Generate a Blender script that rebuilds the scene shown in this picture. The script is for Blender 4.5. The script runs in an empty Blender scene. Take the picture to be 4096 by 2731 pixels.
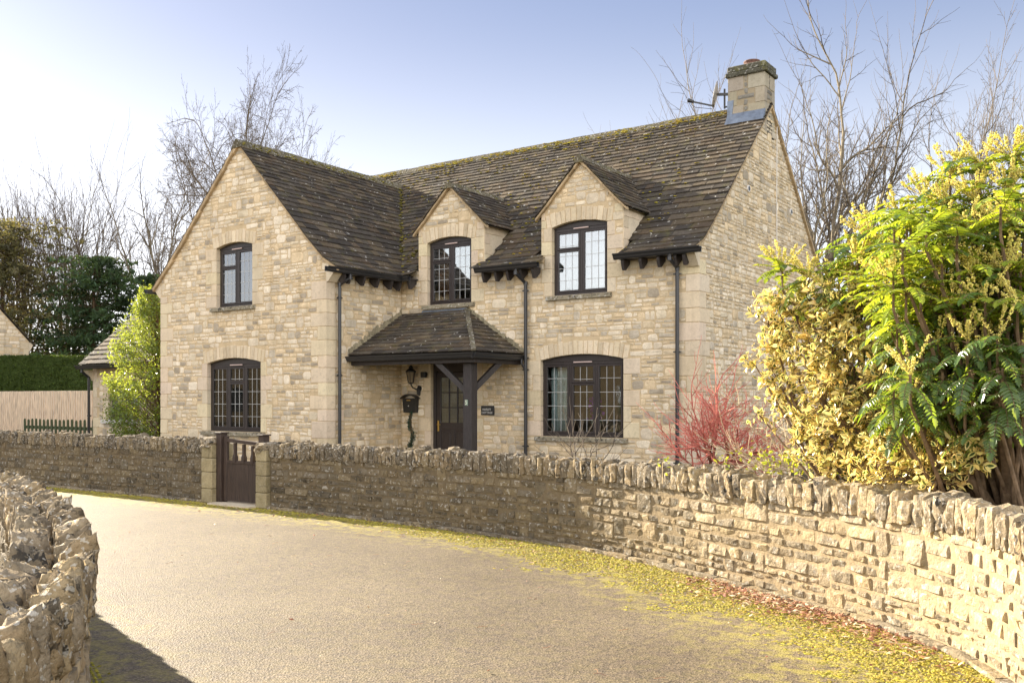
import bpy, bmesh, math, random
from mathutils import Vector, noise
R = random.Random(7)
D2R = math.radians
sc = bpy.context.scene
COL = sc.collection

# ---------------------------------------------------------------- camera, sky, sun, exposure
cam = bpy.data.cameras.new("camera"); camo = bpy.data.objects.new("camera", cam); COL.objects.link(camo)
CAM = Vector((6.6102, -14.9201, 1.65)); TH = 0.6131
camo.location = CAM; camo.rotation_euler = (math.pi/2, 0, TH)
cam.sensor_width = 36; cam.lens = 36*3772.2/4096; cam.shift_y = (1593.9-1365.5)/4096
cam.clip_end = 900; cam.clip_start = 0.05
sc.camera = camo
SKY_FILL = 3.6
SUN_EL = D2R(21); SUNV = Vector((-.986, .168, 0)).normalized()      # horizontal direction towards the sun
world = bpy.data.worlds.new("World"); sc.world = world; world.use_nodes = True
wn = world.node_tree; bg = wn.nodes["Background"]
sky = wn.nodes.new("ShaderNodeTexSky"); sky.sky_type = 'NISHITA'; sky.sun_disc = False
sky.sun_elevation = SUN_EL; sky.sun_rotation = math.atan2(SUNV.x, SUNV.y)
sky.altitude = 100; sky.air_density = 1.0; sky.dust_density = 2.4; sky.ozone_density = 2.5
gm = wn.nodes.new("ShaderNodeGamma"); gm.inputs[1].default_value = .36; wn.links.new(sky.outputs[0], gm.inputs[0])
tn = wn.nodes.new("ShaderNodeMix"); tn.data_type = 'RGBA'; tn.blend_type = 'MULTIPLY'; tn.inputs[0].default_value = 1; tn.inputs[7].default_value = (.50, .565, .765, 1)
wn.links.new(gm.outputs[0], tn.inputs[6]); # bright sky lobe added behind the viewer to fill the shaded front; windows mirror it
tcw = wn.nodes.new("ShaderNodeTexCoord"); vd = wn.nodes.new("ShaderNodeVectorMath"); vd.operation = 'DOT_PRODUCT'
vv_ = Vector((.575*.98, -.818*.98, .18)).normalized(); vd.inputs[1].default_value = vv_; wn.links.new(tcw.outputs['Generated'], vd.inputs[0])
mr = wn.nodes.new("ShaderNodeMapRange"); mr.interpolation_type = 'SMOOTHSTEP'; mr.inputs[1].default_value = .0; mr.inputs[2].default_value = .75; wn.links.new(vd.outputs['Value'], mr.inputs[0])
vn = wn.nodes.new("ShaderNodeTexNoise"); vn.inputs['Scale'].default_value = 2.5; vn.inputs['Detail'].default_value = 5; wn.links.new(tcw.outputs['Generated'], vn.inputs['Vector'])
vm = wn.nodes.new("ShaderNodeMath"); vm.operation = 'MULTIPLY_ADD'; vm.inputs[1].default_value = .6; vm.inputs[2].default_value = .7; wn.links.new(vn.outputs['Fac'], vm.inputs[0])
vx = wn.nodes.new("ShaderNodeMath"); vx.operation = 'MULTIPLY'; wn.links.new(vm.outputs[0], vx.inputs[0]); wn.links.new(mr.outputs[0], vx.inputs[1])
va = wn.nodes.new("ShaderNodeMix"); va.data_type = 'RGBA'; va.blend_type = 'ADD'; va.clamp_result = False; wn.links.new(vx.outputs[0], va.inputs[0]); va.inputs[7].default_value = (SKY_FILL*1.0, SKY_FILL*.94, SKY_FILL*.86, 1)
sx_ = wn.nodes.new("ShaderNodeSeparateXYZ"); wn.links.new(tcw.outputs['Generated'], sx_.inputs[0])
hz = wn.nodes.new("ShaderNodeMapRange"); hz.interpolation_type = 'SMOOTHSTEP'; hz.inputs[1].default_value = .43; hz.inputs[2].default_value = .0; wn.links.new(sx_.outputs[2], hz.inputs[0])     # milky air low over the horizon
ha = wn.nodes.new("ShaderNodeMix"); ha.data_type = 'RGBA'; ha.blend_type = 'ADD'; ha.clamp_result = False; wn.links.new(hz.outputs[0], ha.inputs[0]); ha.inputs[7].default_value = (1.9, 1.8, 1.45, 1)
wn.links.new(tn.outputs[2], ha.inputs[6]); wn.links.new(ha.outputs[2], va.inputs[6]); wn.links.new(va.outputs[2], bg.inputs[0]); bg.inputs[1].default_value = 0.15
sun = bpy.data.lights.new("sun", 'SUN'); suno = bpy.data.objects.new("sun", sun); COL.objects.link(suno)
sun.energy = 5.0; sun.angle = D2R(0.5); sun.color = (1.0, 0.88, 0.70)
sdir = Vector((SUNV.x*math.cos(SUN_EL), SUNV.y*math.cos(SUN_EL), math.sin(SUN_EL)))
suno.rotation_euler = sdir.to_track_quat('Z', 'Y').to_euler()
sc.view_settings.view_transform = 'Standard'; sc.view_settings.look = 'None'
sc.view_settings.exposure = 1.9; sc.view_settings.gamma = 1

# ---------------------------------------------------------------- materials
def mat(name):
    m = bpy.data.materials.new(name); m.use_nodes = True
    nt = m.node_tree; return m, nt, nt.nodes, nt.links, nt.nodes["Principled BSDF"]
def coords(N, L, scale=None, kind='Object'):
    t = N.new("ShaderNodeTexCoord")
    if scale is None: return t.outputs[kind]
    mp = N.new("ShaderNodeMapping"); mp.inputs['Scale'].default_value = scale; L.new(t.outputs[kind], mp.inputs[0]); return mp.outputs[0]
def nz(N, L, co, s, det=4, rough=.6):
    n = N.new("ShaderNodeTexNoise"); n.inputs['Scale'].default_value = s; n.inputs['Detail'].default_value = det
    n.inputs['Roughness'].default_value = rough; L.new(co, n.inputs['Vector']); return n.outputs['Fac']
def vor(N, L, co, s):
    n = N.new("ShaderNodeTexVoronoi"); n.inputs['Scale'].default_value = s; L.new(co, n.inputs['Vector']); return n.outputs['Distance']
def ramp(N, L, fac, stops):
    r = N.new("ShaderNodeValToRGB"); e = r.color_ramp.elements
    while len(e) < len(stops): e.new(.5)
    for i, (p, c) in enumerate(stops):
        e[i].position = p; e[i].color = (c, c, c, 1) if isinstance(c, (int, float)) else (*c, 1)
    L.new(fac, r.inputs[0]); return r.outputs[0]
def mix(N, L, fac, a, b, mode='MIX'):
    m = N.new("ShaderNodeMix"); m.data_type = 'RGBA'; m.blend_type = mode
    for sk, v in ((m.inputs[0], fac), (m.inputs[6], a), (m.inputs[7], b)):
        if hasattr(v, 'is_output') or isinstance(v, bpy.types.NodeSocket): L.new(v, sk)
        elif isinstance(v, (int, float)) and sk != m.inputs[6] and sk != m.inputs[7]: sk.default_value = v
        else: sk.default_value = (v, v, v, 1) if isinstance(v, (int, float)) else (*v, 1)
    return m.outputs[2]
def math_(N, L, op, a, b):
    m = N.new("ShaderNodeMath"); m.operation = op
    for i, v in enumerate((a, b)):
        if isinstance(v, bpy.types.NodeSocket): L.new(v, m.inputs[i])
        else: m.inputs[i].default_value = v
    return m.outputs[0]
def bump(N, L, P, h, strength=.5, dist=.01):
    b = N.new("ShaderNodeBump"); b.inputs['Strength'].default_value = strength; b.inputs['Distance'].default_value = dist
    L.new(h, b.inputs['Height']); L.new(b.outputs[0], P.inputs['Normal'])
def tintn(N):
    a = N.new("ShaderNodeAttribute"); a.attribute_name = 'tint'; return a.outputs['Color']

def stone_mat(name, base, mott, lich_dark=0, lich_white=0, bs=.6, sc1=9., moss=0, bd=.012, fine=38., wsc=21, wth=.6, streak=0):
    m, nt, N, L, P = mat(name); co = coords(N, L)
    c = mix(N, L, 1.0, base, tintn(N), 'MULTIPLY')
    n1 = nz(N, L, co, sc1, 5, .65); c = mix(N, L, ramp(N, L, n1, [(.35, 0), (.7, mott)]), c, mix(N, L, 1.0, c, (.62, .6, .56), 'MULTIPLY'))
    n2 = nz(N, L, co, fine, 4, .7); c = mix(N, L, ramp(N, L, n2, [(.42, 0), (.62, .45*mott+.12)]), c, mix(N, L, 1.0, c, (.66, .64, .62), 'MULTIPLY'))
    if streak:
        ns = nz(N, L, coords(N, L, (2.2, 2.2, .35)), 1.6, 4, .6); c = mix(N, L, ramp(N, L, ns, [(.5, 0), (.72, streak)]), c, mix(N, L, 1., c, (.55, .52, .46), 'MULTIPLY'))
    if lich_dark:
        n3 = nz(N, L, co, 16, 3, .6); n3b = nz(N, L, co, 2.1, 2, .5)
        f = math_(N, L, 'MULTIPLY', ramp(N, L, n3, [(.56, 0), (.6, 1)]), ramp(N, L, n3b, [(.4, .25), (.6, 1)]))
        c = mix(N, L, math_(N, L, 'MULTIPLY', f, lich_dark), c, (.03, .028, .025))
    if lich_white:
        mpv = N.new("ShaderNodeMapping"); mpv.inputs['Location'].default_value = (7, 3, 5); L.new(co, mpv.inputs[0])
        n4 = nz(N, L, mpv.outputs[0], wsc, 2, .55)
        c = mix(N, L, ramp(N, L, n4, [(wth, 0), (wth+.03, lich_white)]), c, (.6, .58, .52))
    if moss:
        n5 = nz(N, L, co, 5, 5, .7); c = mix(N, L, ramp(N, L, n5, [(.55, 0), (.68, moss)]), c, (.16, .15, .03))
    L.new(c, P.inputs['Base Color']); P.inputs['Roughness'].default_value = .92; P.inputs['Specular IOR Level'].default_value = .2
    h = math_(N, L, 'ADD', math_(N, L, 'MULTIPLY', n1, .8), math_(N, L, 'MULTIPLY', n2, .5))
    bump(N, L, P, h, bs, bd); return m
M = {}
M['stone'] = stone_mat('limestone_rubble', (.77, .68, .535), .6, streak=.5, bs=.7, sc1=7, bd=.015)
M['mortar'] = stone_mat('lime_mortar', (.62, .485, .305), .35, streak=.45, bs=.4, sc1=5)
M['ashlar'] = stone_mat('dressed_limestone', (.70, .60, .445), .32, streak=.35, lich_dark=.12, bs=.15, sc1=4)
M['sill'] = stone_mat('weathered_sill_stone', (.30, .265, .19), .9, lich_dark=.85, lich_white=.5, bs=.5, sc1=8)
M['wallstone'] = stone_mat('old_wall_stone', (.30, .25, .175), .8, lich_dark=.5, lich_white=.35, bs=1.0, sc1=11, bd=.03)
M['wallmortar'] = stone_mat('old_wall_mortar', (.25, .195, .12), .7, lich_dark=.25, bs=.7, sc1=7, bd=.02)
M['coping'] = stone_mat('lichened_coping_stone', (.34, .28, .195), .9, lich_dark=.9, lich_white=.5, bs=1.0, sc1=14, wsc=34, wth=.60, bd=.03)
M['cap'] = stone_mat('chimney_cap_stone', (.12, .115, .085), .9, lich_dark=.6, lich_white=.4, moss=.5, bs=.8, sc1=9)
M['tile'] = stone_mat('stone_slate', (.098, .082, .064), .8, lich_dark=.35, lich_white=.7, moss=.28, bs=.8, sc1=9, wsc=11, wth=.68)
M['ridge'] = stone_mat('ridge_stone', (.15, .13, .09), .8, lich_dark=.6, lich_white=.5, moss=.8, bs=.9, sc1=7)
M['verge'] = stone_mat('verge_mortar', (.52, .39, .235), .7, bs=.7, sc1=10)
M['dirtymortar'] = stone_mat('stained_fillet', (.30, .26, .17), .7, lich_dark=.5, bs=.8, sc1=12)

def plain(name, col, rough=.5, metal=0, spec=.5, grain=0, gs=(1, 1, 1), n=20):
    m, nt, N, L, P = mat(name)
    co = coords(N, L, gs)
    f = nz(N, L, co, n, 4, .6)
    c = mix(N, L, ramp(N, L, f, [(.3, 0), (.7, 1)]), tuple(x*(1-grain) for x in col), tuple(min(1, x*(1+grain)) for x in col))
    L.new(c, P.inputs['Base Color']); P.inputs['Roughness'].default_value = rough; P.inputs['Metallic'].default_value = metal
    P.inputs['Specular IOR Level'].default_value = spec
    bump(N, L, P, f, .15 if grain else .0, .004); return m
M['frame'] = plain('dark_stained_window_timber', (.030, .022, .020), .42, grain=.35, gs=(1, 1, .15), n=60)
M['oak'] = plain('black_stained_porch_timber', (.035, .028, .026), .6, grain=.4, gs=(1, 1, .15), n=50)
M['gutter'] = plain('black_plastic_gutter', (.025, .025, .027), .3, grain=.1)
M['lead'] = plain('lead_sheet', (.16, .19, .24), .45, metal=.3, grain=.3, n=8)
M['leadcame'] = plain('pale_lead_came', (.45, .45, .44), .4, grain=.1)
M['brass'] = plain('brass', (.62, .42, .12), .3, metal=1)
M['black'] = plain('black_painted_metal', (.018, .018, .018), .35, grain=.2)
M['white'] = plain('white_plastic', (.75, .72, .68), .5, grain=.05)
M['vent'] = plain('pink_grey_vent_plastic', (.55, .42, .38), .5, grain=.05)
M['terracotta'] = plain('terracotta', (.15, .075, .055), .8, grain=.3)
M['dishm'] = plain('weathered_dish_metal', (.34, .32, .30), .5, metal=.3, grain=.15)
M['gatewood'] = plain('dark_gate_timber', (.045, .028, .020), .6, grain=.5, gs=(1, 1, .08), n=70)
M['fence'] = plain('new_fence_timber', (.62, .50, .37), .8, grain=.32, gs=(3, 3, .35), n=9)
M['picket'] = plain('mossy_picket_timber', (.05, .065, .025), .85, grain=.5, n=20)
M['render'] = plain('pale_window_surround', (.55, .52, .46), .8, grain=.08)
M['room'] = plain('dim_room_plaster', (.20, .15, .10), .9, grain=.2, n=2)
M['curtain_blue'] = plain('pale_blue_curtain', (.55, .62, .64), .9, grain=.05)
M['curtain_rust'] = plain('rust_curtain', (.45, .20, .09), .9, grain=.25, gs=(6, 1, .1), n=8)
M['blind'] = plain('net_curtain', (.62, .64, .66), .9, grain=.03)
M['petal'] = plain('purple_petals', (.30, .05, .45), .7, grain=.4)
M['china'] = plain('grey_china', (.45, .44, .40), .4, grain=.1)
M['lampglass'] = plain('dusty_lantern_glass', (.22, .17, .11), .2, grain=.2)
M['signblack'] = plain('black_slate_sign', (.015, .015, .015), .5, grain=.2)
M['signwhite'] = plain('sign_lettering', (.62, .60, .56), .6)
M['tilegreen'] = plain('green_number_tile', (.03, .12, .08), .3, grain=.2)
M['cream'] = plain('cream_glaze', (.75, .73, .60), .3)
def glassm(name, refl, tint):
    m, nt, N, L, P = mat(name); N.remove(P); out = N["Material Output"]
    g = N.new("ShaderNodeBsdfGlossy"); g.inputs['Roughness'].default_value = .03; g.inputs['Color'].default_value = (.93, .96, 1, 1)
    t = N.new("ShaderNodeBsdfTransparent"); t.inputs['Color'].default_value = (*tint, 1)
    co = coords(N, L); n = nz(N, L, co, 2.2, 2, .5)
    b = N.new("ShaderNodeBump"); b.inputs['Strength'].default_value = .05; b.inputs['Distance'].default_value = .02; L.new(n, b.inputs['Height']); L.new(b.outputs[0], g.inputs['Normal'])
    f = N.new("ShaderNodeFresnel"); f.inputs['IOR'].default_value = 1.5
    mx = N.new("ShaderNodeMixShader"); L.new(math_(N, L, 'ADD', math_(N, L, 'MULTIPLY', f.outputs[0], 1-refl), refl), mx.inputs[0])
    L.new(t.outputs[0], mx.inputs[1]); L.new(g.outputs[0], mx.inputs[2]); L.new(mx.outputs[0], out.inputs[0]); return m
M['glass'] = glassm('window_glass', .06, (.80, .84, .82))
M['glass_mid'] = glassm('upper_window_glass', .26, (.80, .84, .82))
M['glass_coated'] = glassm('coated_window_glass', .25, (.75, .78, .78))

# ---------------------------------------------------------------- mesh building
def root_of(o):
    while o.parent: o = o.parent
    return o
class MB:
    def __init__(s): s.v = []; s.f = []; s.m = []; s.t = []
    def add(s, vs, fs, m=0, t=(1, 1, 1)):
        b = len(s.v); s.v.extend([tuple(p) for p in vs])
        for f in fs: s.f.append(tuple(i+b for i in f)); s.m.append(m); s.t.append(t)
    def hexa(s, p, m=0, t=(1, 1, 1)):      # p: 4 bottom ccw, 4 top
        s.add(p, [(3, 2, 1, 0), (4, 5, 6, 7), (0, 1, 5, 4), (1, 2, 6, 5), (2, 3, 7, 6), (3, 0, 4, 7)], m, t)
    def box(s, x0, x1, y0, y1, z0, z1, m=0, t=(1, 1, 1)):
        s.hexa([(x0, y0, z0), (x1, y0, z0), (x1, y1, z0), (x0, y1, z0), (x0, y0, z1), (x1, y0, z1), (x1, y1, z1), (x0, y1, z1)], m, t)
    def bbox(s, x0, x1, y0, y1, z0, z1, b=.006, m=0, t=(1, 1, 1)):   # box with chamfered edges along every side
        P = []
        for z, i in ((z0, b), (z0+b, 0), (z1-b, 0), (z1, b)):
            P += [(x0+i+b, y0+i, z), (x1-i-b, y0+i, z), (x1-i, y0+i+b, z), (x1-i, y1-i-b, z), (x1-i-b, y1-i, z), (x0+i+b, y1-i, z), (x0+i, y1-i-b, z), (x0+i, y0+i+b, z)]
        F = [tuple(range(7, -1, -1)), tuple(range(24, 32))]
        for k in range(3):
            for j in range(8): F.append((k*8+j, k*8+(j+1) % 8, k*8+8+(j+1) % 8, k*8+8+j))
        s.add(P, F, m, t)
    def bar(s, a, b, w, h, m=0, t=(1, 1, 1), up=(0, 0, 1)):
        a = Vector(a); b = Vector(b); d = (b-a).normalized(); u = Vector(up); x = d.cross(u)
        if x.length < 1e-4: x = d.cross(Vector((1, 0, 0)))
        x.normalize(); y = x.cross(d).normalized(); x *= w/2; y *= h/2
        s.hexa([a-x-y, a+x-y, b+x-y, b-x-y, a-x+y, a+x+y, b+x+y, b-x+y], m, t)
    def tube(s, pts, rad, n=8, m=0, t=(1, 1, 1), cap=True):
        pts = [Vector(p) for p in pts]; b = len(s.v); ref = None
        if isinstance(rad, (int, float)): rad = [rad]*len(pts)
        for i, p in enumerate(pts):
            d = (pts[min(i+1, len(pts)-1)]-pts[max(i-1, 0)])
            if d.length < 1e-9: d = Vector((0, 0, 1))
            d.normalize()
            if ref is None: ref = d.orthogonal().normalized()
            ref = (ref-d*ref.dot(d))
            if ref.length < 1e-5: ref = d.orthogonal()
            ref.normalize(); y = d.cross(ref)
            for k in range(n):
                a = 2*math.pi*k/n; s.v.append(tuple(p+(ref*math.cos(a)+y*math.sin(a))*rad[i]))
        for i in range(len(pts)-1):
            for k in range(n):
                s.f.append((b+i*n+k, b+i*n+(k+1) % n, b+(i+1)*n+(k+1) % n, b+(i+1)*n+k)); s.m.append(m); s.t.append(t)
        if cap:
            s.f.append(tuple(b+k for k in range(n))[::-1]); s.m.append(m); s.t.append(t)
            s.f.append(tuple(b+(len(pts)-1)*n+k for k in range(n))); s.m.append(m); s.t.append(t)
    def build(s, name, mats, parent=None, smooth=False, **props):
        if not isinstance(mats, (list, tuple)): mats = [mats]
        me = bpy.data.meshes.new(name)
        off = Vector((0, 0, 0))
        if parent is not None: off = root_of(parent).location
        me.from_pydata([(x-off.x, y-off.y, z-off.z) for x, y, z in s.v], [], s.f)
        for q in mats: me.materials.append(M[q] if isinstance(q, str) else q)
        me.polygons.foreach_set('material_index', s.m)
        if smooth: me.polygons.foreach_set('use_smooth', [True]*len(s.f))
        a = me.attributes.new('tint', 'FLOAT_COLOR', 'FACE')
        fl = []
        for t in s.t: fl.extend((t[0], t[1], t[2], 1.0))
        a.data.foreach_set('color', fl)
        me.update()
        o = bpy.data.objects.new(name, me); COL.objects.link(o)
        if parent is not None: o.parent = parent
        for k, v in props.items(): o[k] = v
        return o
def thing(name, loc, label, cat, group=None):
    o = bpy.data.objects.new(name, None); COL.objects.link(o); o.location = loc; o.empty_display_size = .2
    o['label'] = label; o['category'] = cat
    if group: o['group'] = group
    bpy.context.view_layer.update(); return o
def U(a, b): return R.uniform(a, b)

# ---------------------------------------------------------------- masonry
PAL = [(1.0, .97, .9), (1.05, 1.03, 1.0), (.95, .92, .88), (.86, .83, .78), (1.08, 1.05, 1.02), (.98, .88, .72), (.78, .77, .76), (.97, .94, .88), (1.12, 1.1, 1.06), (.93, .86, .74), (.62, .60, .58), (1.16, 1.15, 1.14), (1.1, 1.0, .84)]
def stone_tint(pal=PAL, k=.05):
    c = R.choice(pal); g = U(-k, k); return tuple(max(.1, x+g) for x in c)
def subtract(iv, a, b):
    out = []
    for p, q in iv:
        if b <= p or a >= q: out.append((p, q)); continue
        if a > p: out.append((p, a))
        if b < q: out.append((b, q))
    return out
def pillow(mb, mapf, s0, s1, z0, z1, o, tint, m=0, rough=.006, r=.22):
    w = s1-s0; h = z1-z0; c = min(w, h)*r; j = lambda: U(-1, 1)*rough*1.4
    ring = [(s0+c, z0), (s1-c, z0), (s1, z0+c), (s1, z1-c), (s1-c, z1), (s0+c, z1), (s0, z1-c), (s0, z0+c)]
    ring = [(a+j(), b+j()) for a, b in ring]; cs = (s0+s1)/2; cz = (z0+z1)/2
    P = [mapf(a, b, -.002) for a, b in ring] + [mapf(a, b, o*.6) for a, b in ring]
    ins = min(.25, .014/min(w, h)*2)
    for a, b in ring: P.append(mapf(a+(cs-a)*ins*min(w, h)/w*1.2, b+(cz-b)*ins*1.2, o+U(-1, 1)*rough*.5))
    P.append(mapf(cs, cz, o+U(-.2, .8)*rough))
    F = []
    for k in range(8):
        n = (k+1) % 8; F += [(k, n, 8+n, 8+k), (8+k, 8+n, 16+n, 16+k), (16+k, 16+n, 24)]
    mb.add(P, F, m, tint)
def masonry(mb, mapf, zlo, zhi, free, hs=(.07, .15), ar=(1.1, 3.2), o=.007, joint=.023, rough=.008, pal=PAL, m=0, jump=.10, shape=pillow):
    z = zlo; rows = []
    while z < zhi-.03:
        h = U(*hs)
        if z+h > zhi-.04: h = zhi-z
        rows.append((z, z+h)); z += h
    blocks = [[] for _ in rows]
    for i, (a, b) in enumerate(rows):
        iv = free(a, b)
        for p, q in blocks[i]: iv = subtract(iv, p, q)
        for p, q in iv:
            s = p
            while s < q-.03:
                h = b-a; w = h*U(*ar)+.02
                if w > .48: w = U(.3, .48)
                if q-(s+w) < .09: w = q-s
                jj = R.random() < jump and i+1 < len(rows) and .1 < w < .4
                top = b
                if jj:
                    nx = [1 for (c, d) in free(*rows[i+1]) if c <= s and d >= s+w]
                    if nx and not any(not (d <= s or c >= s+w) for c, d in blocks[i+1]):
                        top = rows[i+1][1]; blocks[i+1].append((s, s+w))
                g = joint/2
                shape(mb, mapf, s+g, s+w-g, a+g, top-g, o*U(.6, 1.4), stone_tint(pal), m, rough)
                s += w
def ash(mb, mapf, s0, s1, z0, z1, o=.01, m=0, depth=None, g=.004):
    t = U(.9, 1.06); tt = (t, t*U(.95, 1.0), t*U(.88, 1.0))
    s0 += g; s1 -= g; z0 += g; z1 -= g; c = .006
    d = -.004 if depth is None else depth
    P = [mapf(a, b, d) for a, b in ((s0, z0), (s1, z0), (s1, z1), (s0, z1))] + [mapf(a, b, o-c) for a, b in ((s0, z0), (s1, z0), (s1, z1), (s0, z1))] + [mapf(a, b, o) for a, b in ((s0+c, z0+c), (s1-c, z0+c), (s1-c, z1-c), (s0+c, z1-c))]
    F = [(8, 9, 10, 11)]
    for k in range(4):
        n = (k+1) % 4; F += [(k, n, 4+n, 4+k), (4+k, 4+n, 8+n, 8+k)]
    mb.add(P, F, m, tt)
class Opening:
    def __init__(s, a, b, z0, z1, rise, jl=True): s.a, s.b, s.z0, s.z1, s.rise, s.j = a, b, z0, z1, rise, jl
    def arc(s, x):
        u = (x-(s.a+s.b)/2)/((s.b-s.a)/2); return s.z1+s.rise*(1-u*u)
def jambs(mb, mapf, op, lo=None, hi=None, m=0, left=True, right=True, depth=-.10, cap=(9, 9)):
    """quoined jambs, returns the blocked rectangles"""
    out = []; z = op.z0 if lo is None else lo; zt = op.z1 if hi is None else hi; k = R.randint(0, 1)
    n = max(3, round((zt-z)/.27)); hs = [(zt-z)/n]*n
    for i in range(n):
        za = z+i*hs[i]; zb = za+hs[i]
        for side in (0, 1):
            if (side == 0 and not left) or (side == 1 and not right): continue
            w = min(cap[side], (.34 if (i+k) % 2 else .17)+U(-.015, .015))
            a, b = (op.a-w, op.a) if side == 0 else (op.b, op.b+w)
            ash(mb, mapf, a, b, za, zb, .010, m, depth); out.append((a-.006, b+.006, za, zb))
    return out
def voussoirs(mb, mapf, op, h=.25, m=0, pal=PAL):
    w = op.b-op.a; n = max(8, round((w+.22)/.105)); a0 = op.a-.10; a1 = op.b+.10; cx = (op.a+op.b)/2
    xs = [a0+(a1-a0)*i/n for i in range(n+1)]
    xs = [x+(U(-.014, .014) if 0 < i < n else 0) for i, x in enumerate(xs)]
    for i in range(n):
        lo = []; hi = []; hh = h+U(-.02, .02)
        for x in (xs[i]+.006, xs[i+1]-.006):
            zb = op.arc(min(max(x, op.a), op.b)); sl = (x-cx)/(w/2)*.17
            lo.append((x, zb)); hi.append((x+sl*hh, zb+hh-abs(sl)*.02))
        q = [lo[0], lo[1], hi[1], hi[0]]; q = [(a+U(-.003, .003), b+U(-.003, .003)) for a, b in q]
        o = U(.008, .016); tt = stone_tint(PAL[:5]+PAL[7:9])
        cs = sum(p[0] for p in q)/4; cz = sum(p[1] for p in q)/4
        P = [mapf(a, b, -.10) for a, b in q]+[mapf(a, b, o*.6) for a, b in q]+[mapf(a+(cs-a)*.13, b+(cz-b)*.05, o) for a, b in q]
        F = [(8, 9, 10, 11)]
        for k in range(4):
            nn = (k+1) % 4; F += [(k, nn, 4+nn, 4+k), (4+k, 4+nn, 8+nn, 8+k)]
        mb.add(P, F, m, tt)
    r = []
    for i in range(n):
        x0, x1 = xs[i], xs[i+1]; zb = op.arc(min(max((x0+x1)/2, op.a), op.b))
        r.append((x0-.03, x1+.03, op.z1-.01, zb+h+.02))
    return r
def sheet(mb, mapf, strips, ops, zbot, m=1):
    """flat mortar face; strips = [(s0,s1,top0,top1)] with openings cut out"""
    for s0, s1, t0, t1 in strips:
        br = sorted({s0, s1, *[x for o in ops for x in (o.a, o.b) if s0 < x < s1]})
        for a, b in zip(br, br[1:]):
            ta = t0+(t1-t0)*(a-s0)/(s1-s0); tb = t0+(t1-t0)*(b-s0)/(s1-s0)
            z = zbot; mid = (a+b)/2
            for o in sorted([o for o in ops if o.a <= mid <= o.b], key=lambda o: o.z0):
                mb.add([mapf(a, z, 0), mapf(b, z, 0), mapf(b, o.z0, 0), mapf(a, o.z0, 0)], [(0, 1, 2, 3)], m)
                k = 10; pa = []
                for i in range(k+1):
                    x = a+(b-a)*i/k; pa.append((x, o.arc(x)))
                zt = o.z1+o.rise+.004
                for i in range(k):
                    mb.add([mapf(*pa[i], 0), mapf(*pa[i+1], 0), mapf(pa[i+1][0], zt, 0), mapf(pa[i][0], zt, 0)], [(0, 1, 2, 3)], m)
                z = zt
            mb.add([mapf(a, z, 0), mapf(b, z, 0), mapf(b, tb, 0), mapf(a, ta, 0)], [(0, 1, 2, 3)], m)

# ---------------------------------------------------------------- stone-slate roofs
TPAL = [(1, 1, 1), (.8, .8, .82), (1.25, 1.2, 1.1), (.65, .66, .7), (1.1, .98, .85), (.9, .92, .95), (1.4, 1.3, 1.1)]
class Slope:
    """profile: list of (a, z) from eave to ridge in the plane across the ridge; P(s,t,o) to world"""
    def __init__(s, prof, f):
        s.p = prof; s.f = f; s.L = [0]
        for (a, z), (b, w) in zip(prof, prof[1:]): s.L.append(s.L[-1]+math.hypot(b-a, w-z))
    def at(s, t):
        t = max(0, t); i = 0
        while i < len(s.p)-2 and t > s.L[i+1]: i += 1
        u = (t-s.L[i])/(s.L[i+1]-s.L[i]); (a, z), (b, w) = s.p[i], s.p[i+1]
        l = math.hypot(b-a, w-z); return a+(b-a)*u, z+(w-z)*u, -(w-z)/l, (b-a)/l
    def P(s, x, t, o):
        a, z, na, nz_ = s.at(t)
        if nz_ < 0: na, nz_ = -na, -nz_
        return s.f(x, a+na*o, z+nz_*o)
def slates(mb, sl, srange, e0=.21, e1=.12, wr=(.16, .42), th=.022, t0=0, skip=None, m=0, tmax=None):
    T = sl.L[-1] if tmax is None else tmax; t = t0
    while t < T:
        e = e0+(e1-e0)*t/T; te = min(t+e*1.25, T+.02)
        a, b = srange(t+e*.4)
        if b-a > .05:
            s = a; off = U(0, .1)
            while s < b-.01:
                w = U(*wr)*(e0+(e1-e0)*t/T)/e0+.04
                if b-(s+w) < .1: w = b-s
                if not (skip and skip(s+w/2, t+e/2)):
                    j = U(-.010, .010); lf = U(0, .010); g = .003; x0 = s+g; x1 = s+w-g; tb = t+j; l2 = lf+U(-.003, .003)
                    P = [sl.P(x0, tb+U(-.004, .004), .012+lf), sl.P(x1, tb+U(-.004, .004), .012+l2), sl.P(x1, te, .0), sl.P(x0, te, .0),
                         sl.P(x0, tb+.004, .012+lf+th), sl.P(x1, tb+.004, .012+l2+th), sl.P(x1, te, .012), sl.P(x0, te, .012)]
                    k = R.choice(TPAL); q = U(.85, 1.15)
                    mb.add(P, [(0, 1, 5, 4), (4, 5, 6, 7), (1, 2, 6, 5), (3, 0, 4, 7), (0, 3, 2, 1)], m, tuple(x*q for x in k))
                s += w
        t += e
def ridge_stones(mb, a, b, side, w=.15, drop=.15, ln=.42, m=0):
    a = Vector(a); b = Vector(b); L_ = (b-a).length; d = (b-a)/L_; s = Vector(side).normalized(); t = 0
    while t < L_-.02:
        l = ln*U(.8, 1.2); e = min(t+l, L_) - .006
        p = a+d*t; q = a+d*e; j = U(-.008, .008); up = Vector((0, 0, 1))
        prof = [(-w, -drop), (-w*.92, -drop+.035), (-.03, .025+j), (.03, .025+j), (w*.92, -drop+.035), (w, -drop)]
        P = [p+s*x+up*z for x, z in prof]+[q+s*x+up*z for x, z in prof]
        F = [(i, i+1, 7+i, 6+i) for i in range(5)]+[(5, 4, 3, 2, 1, 0), (6, 7, 8, 9, 10, 11)]
        k = U(.8, 1.2); mb.add(P, F, m, (k, k, k*.95)); t += l
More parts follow.
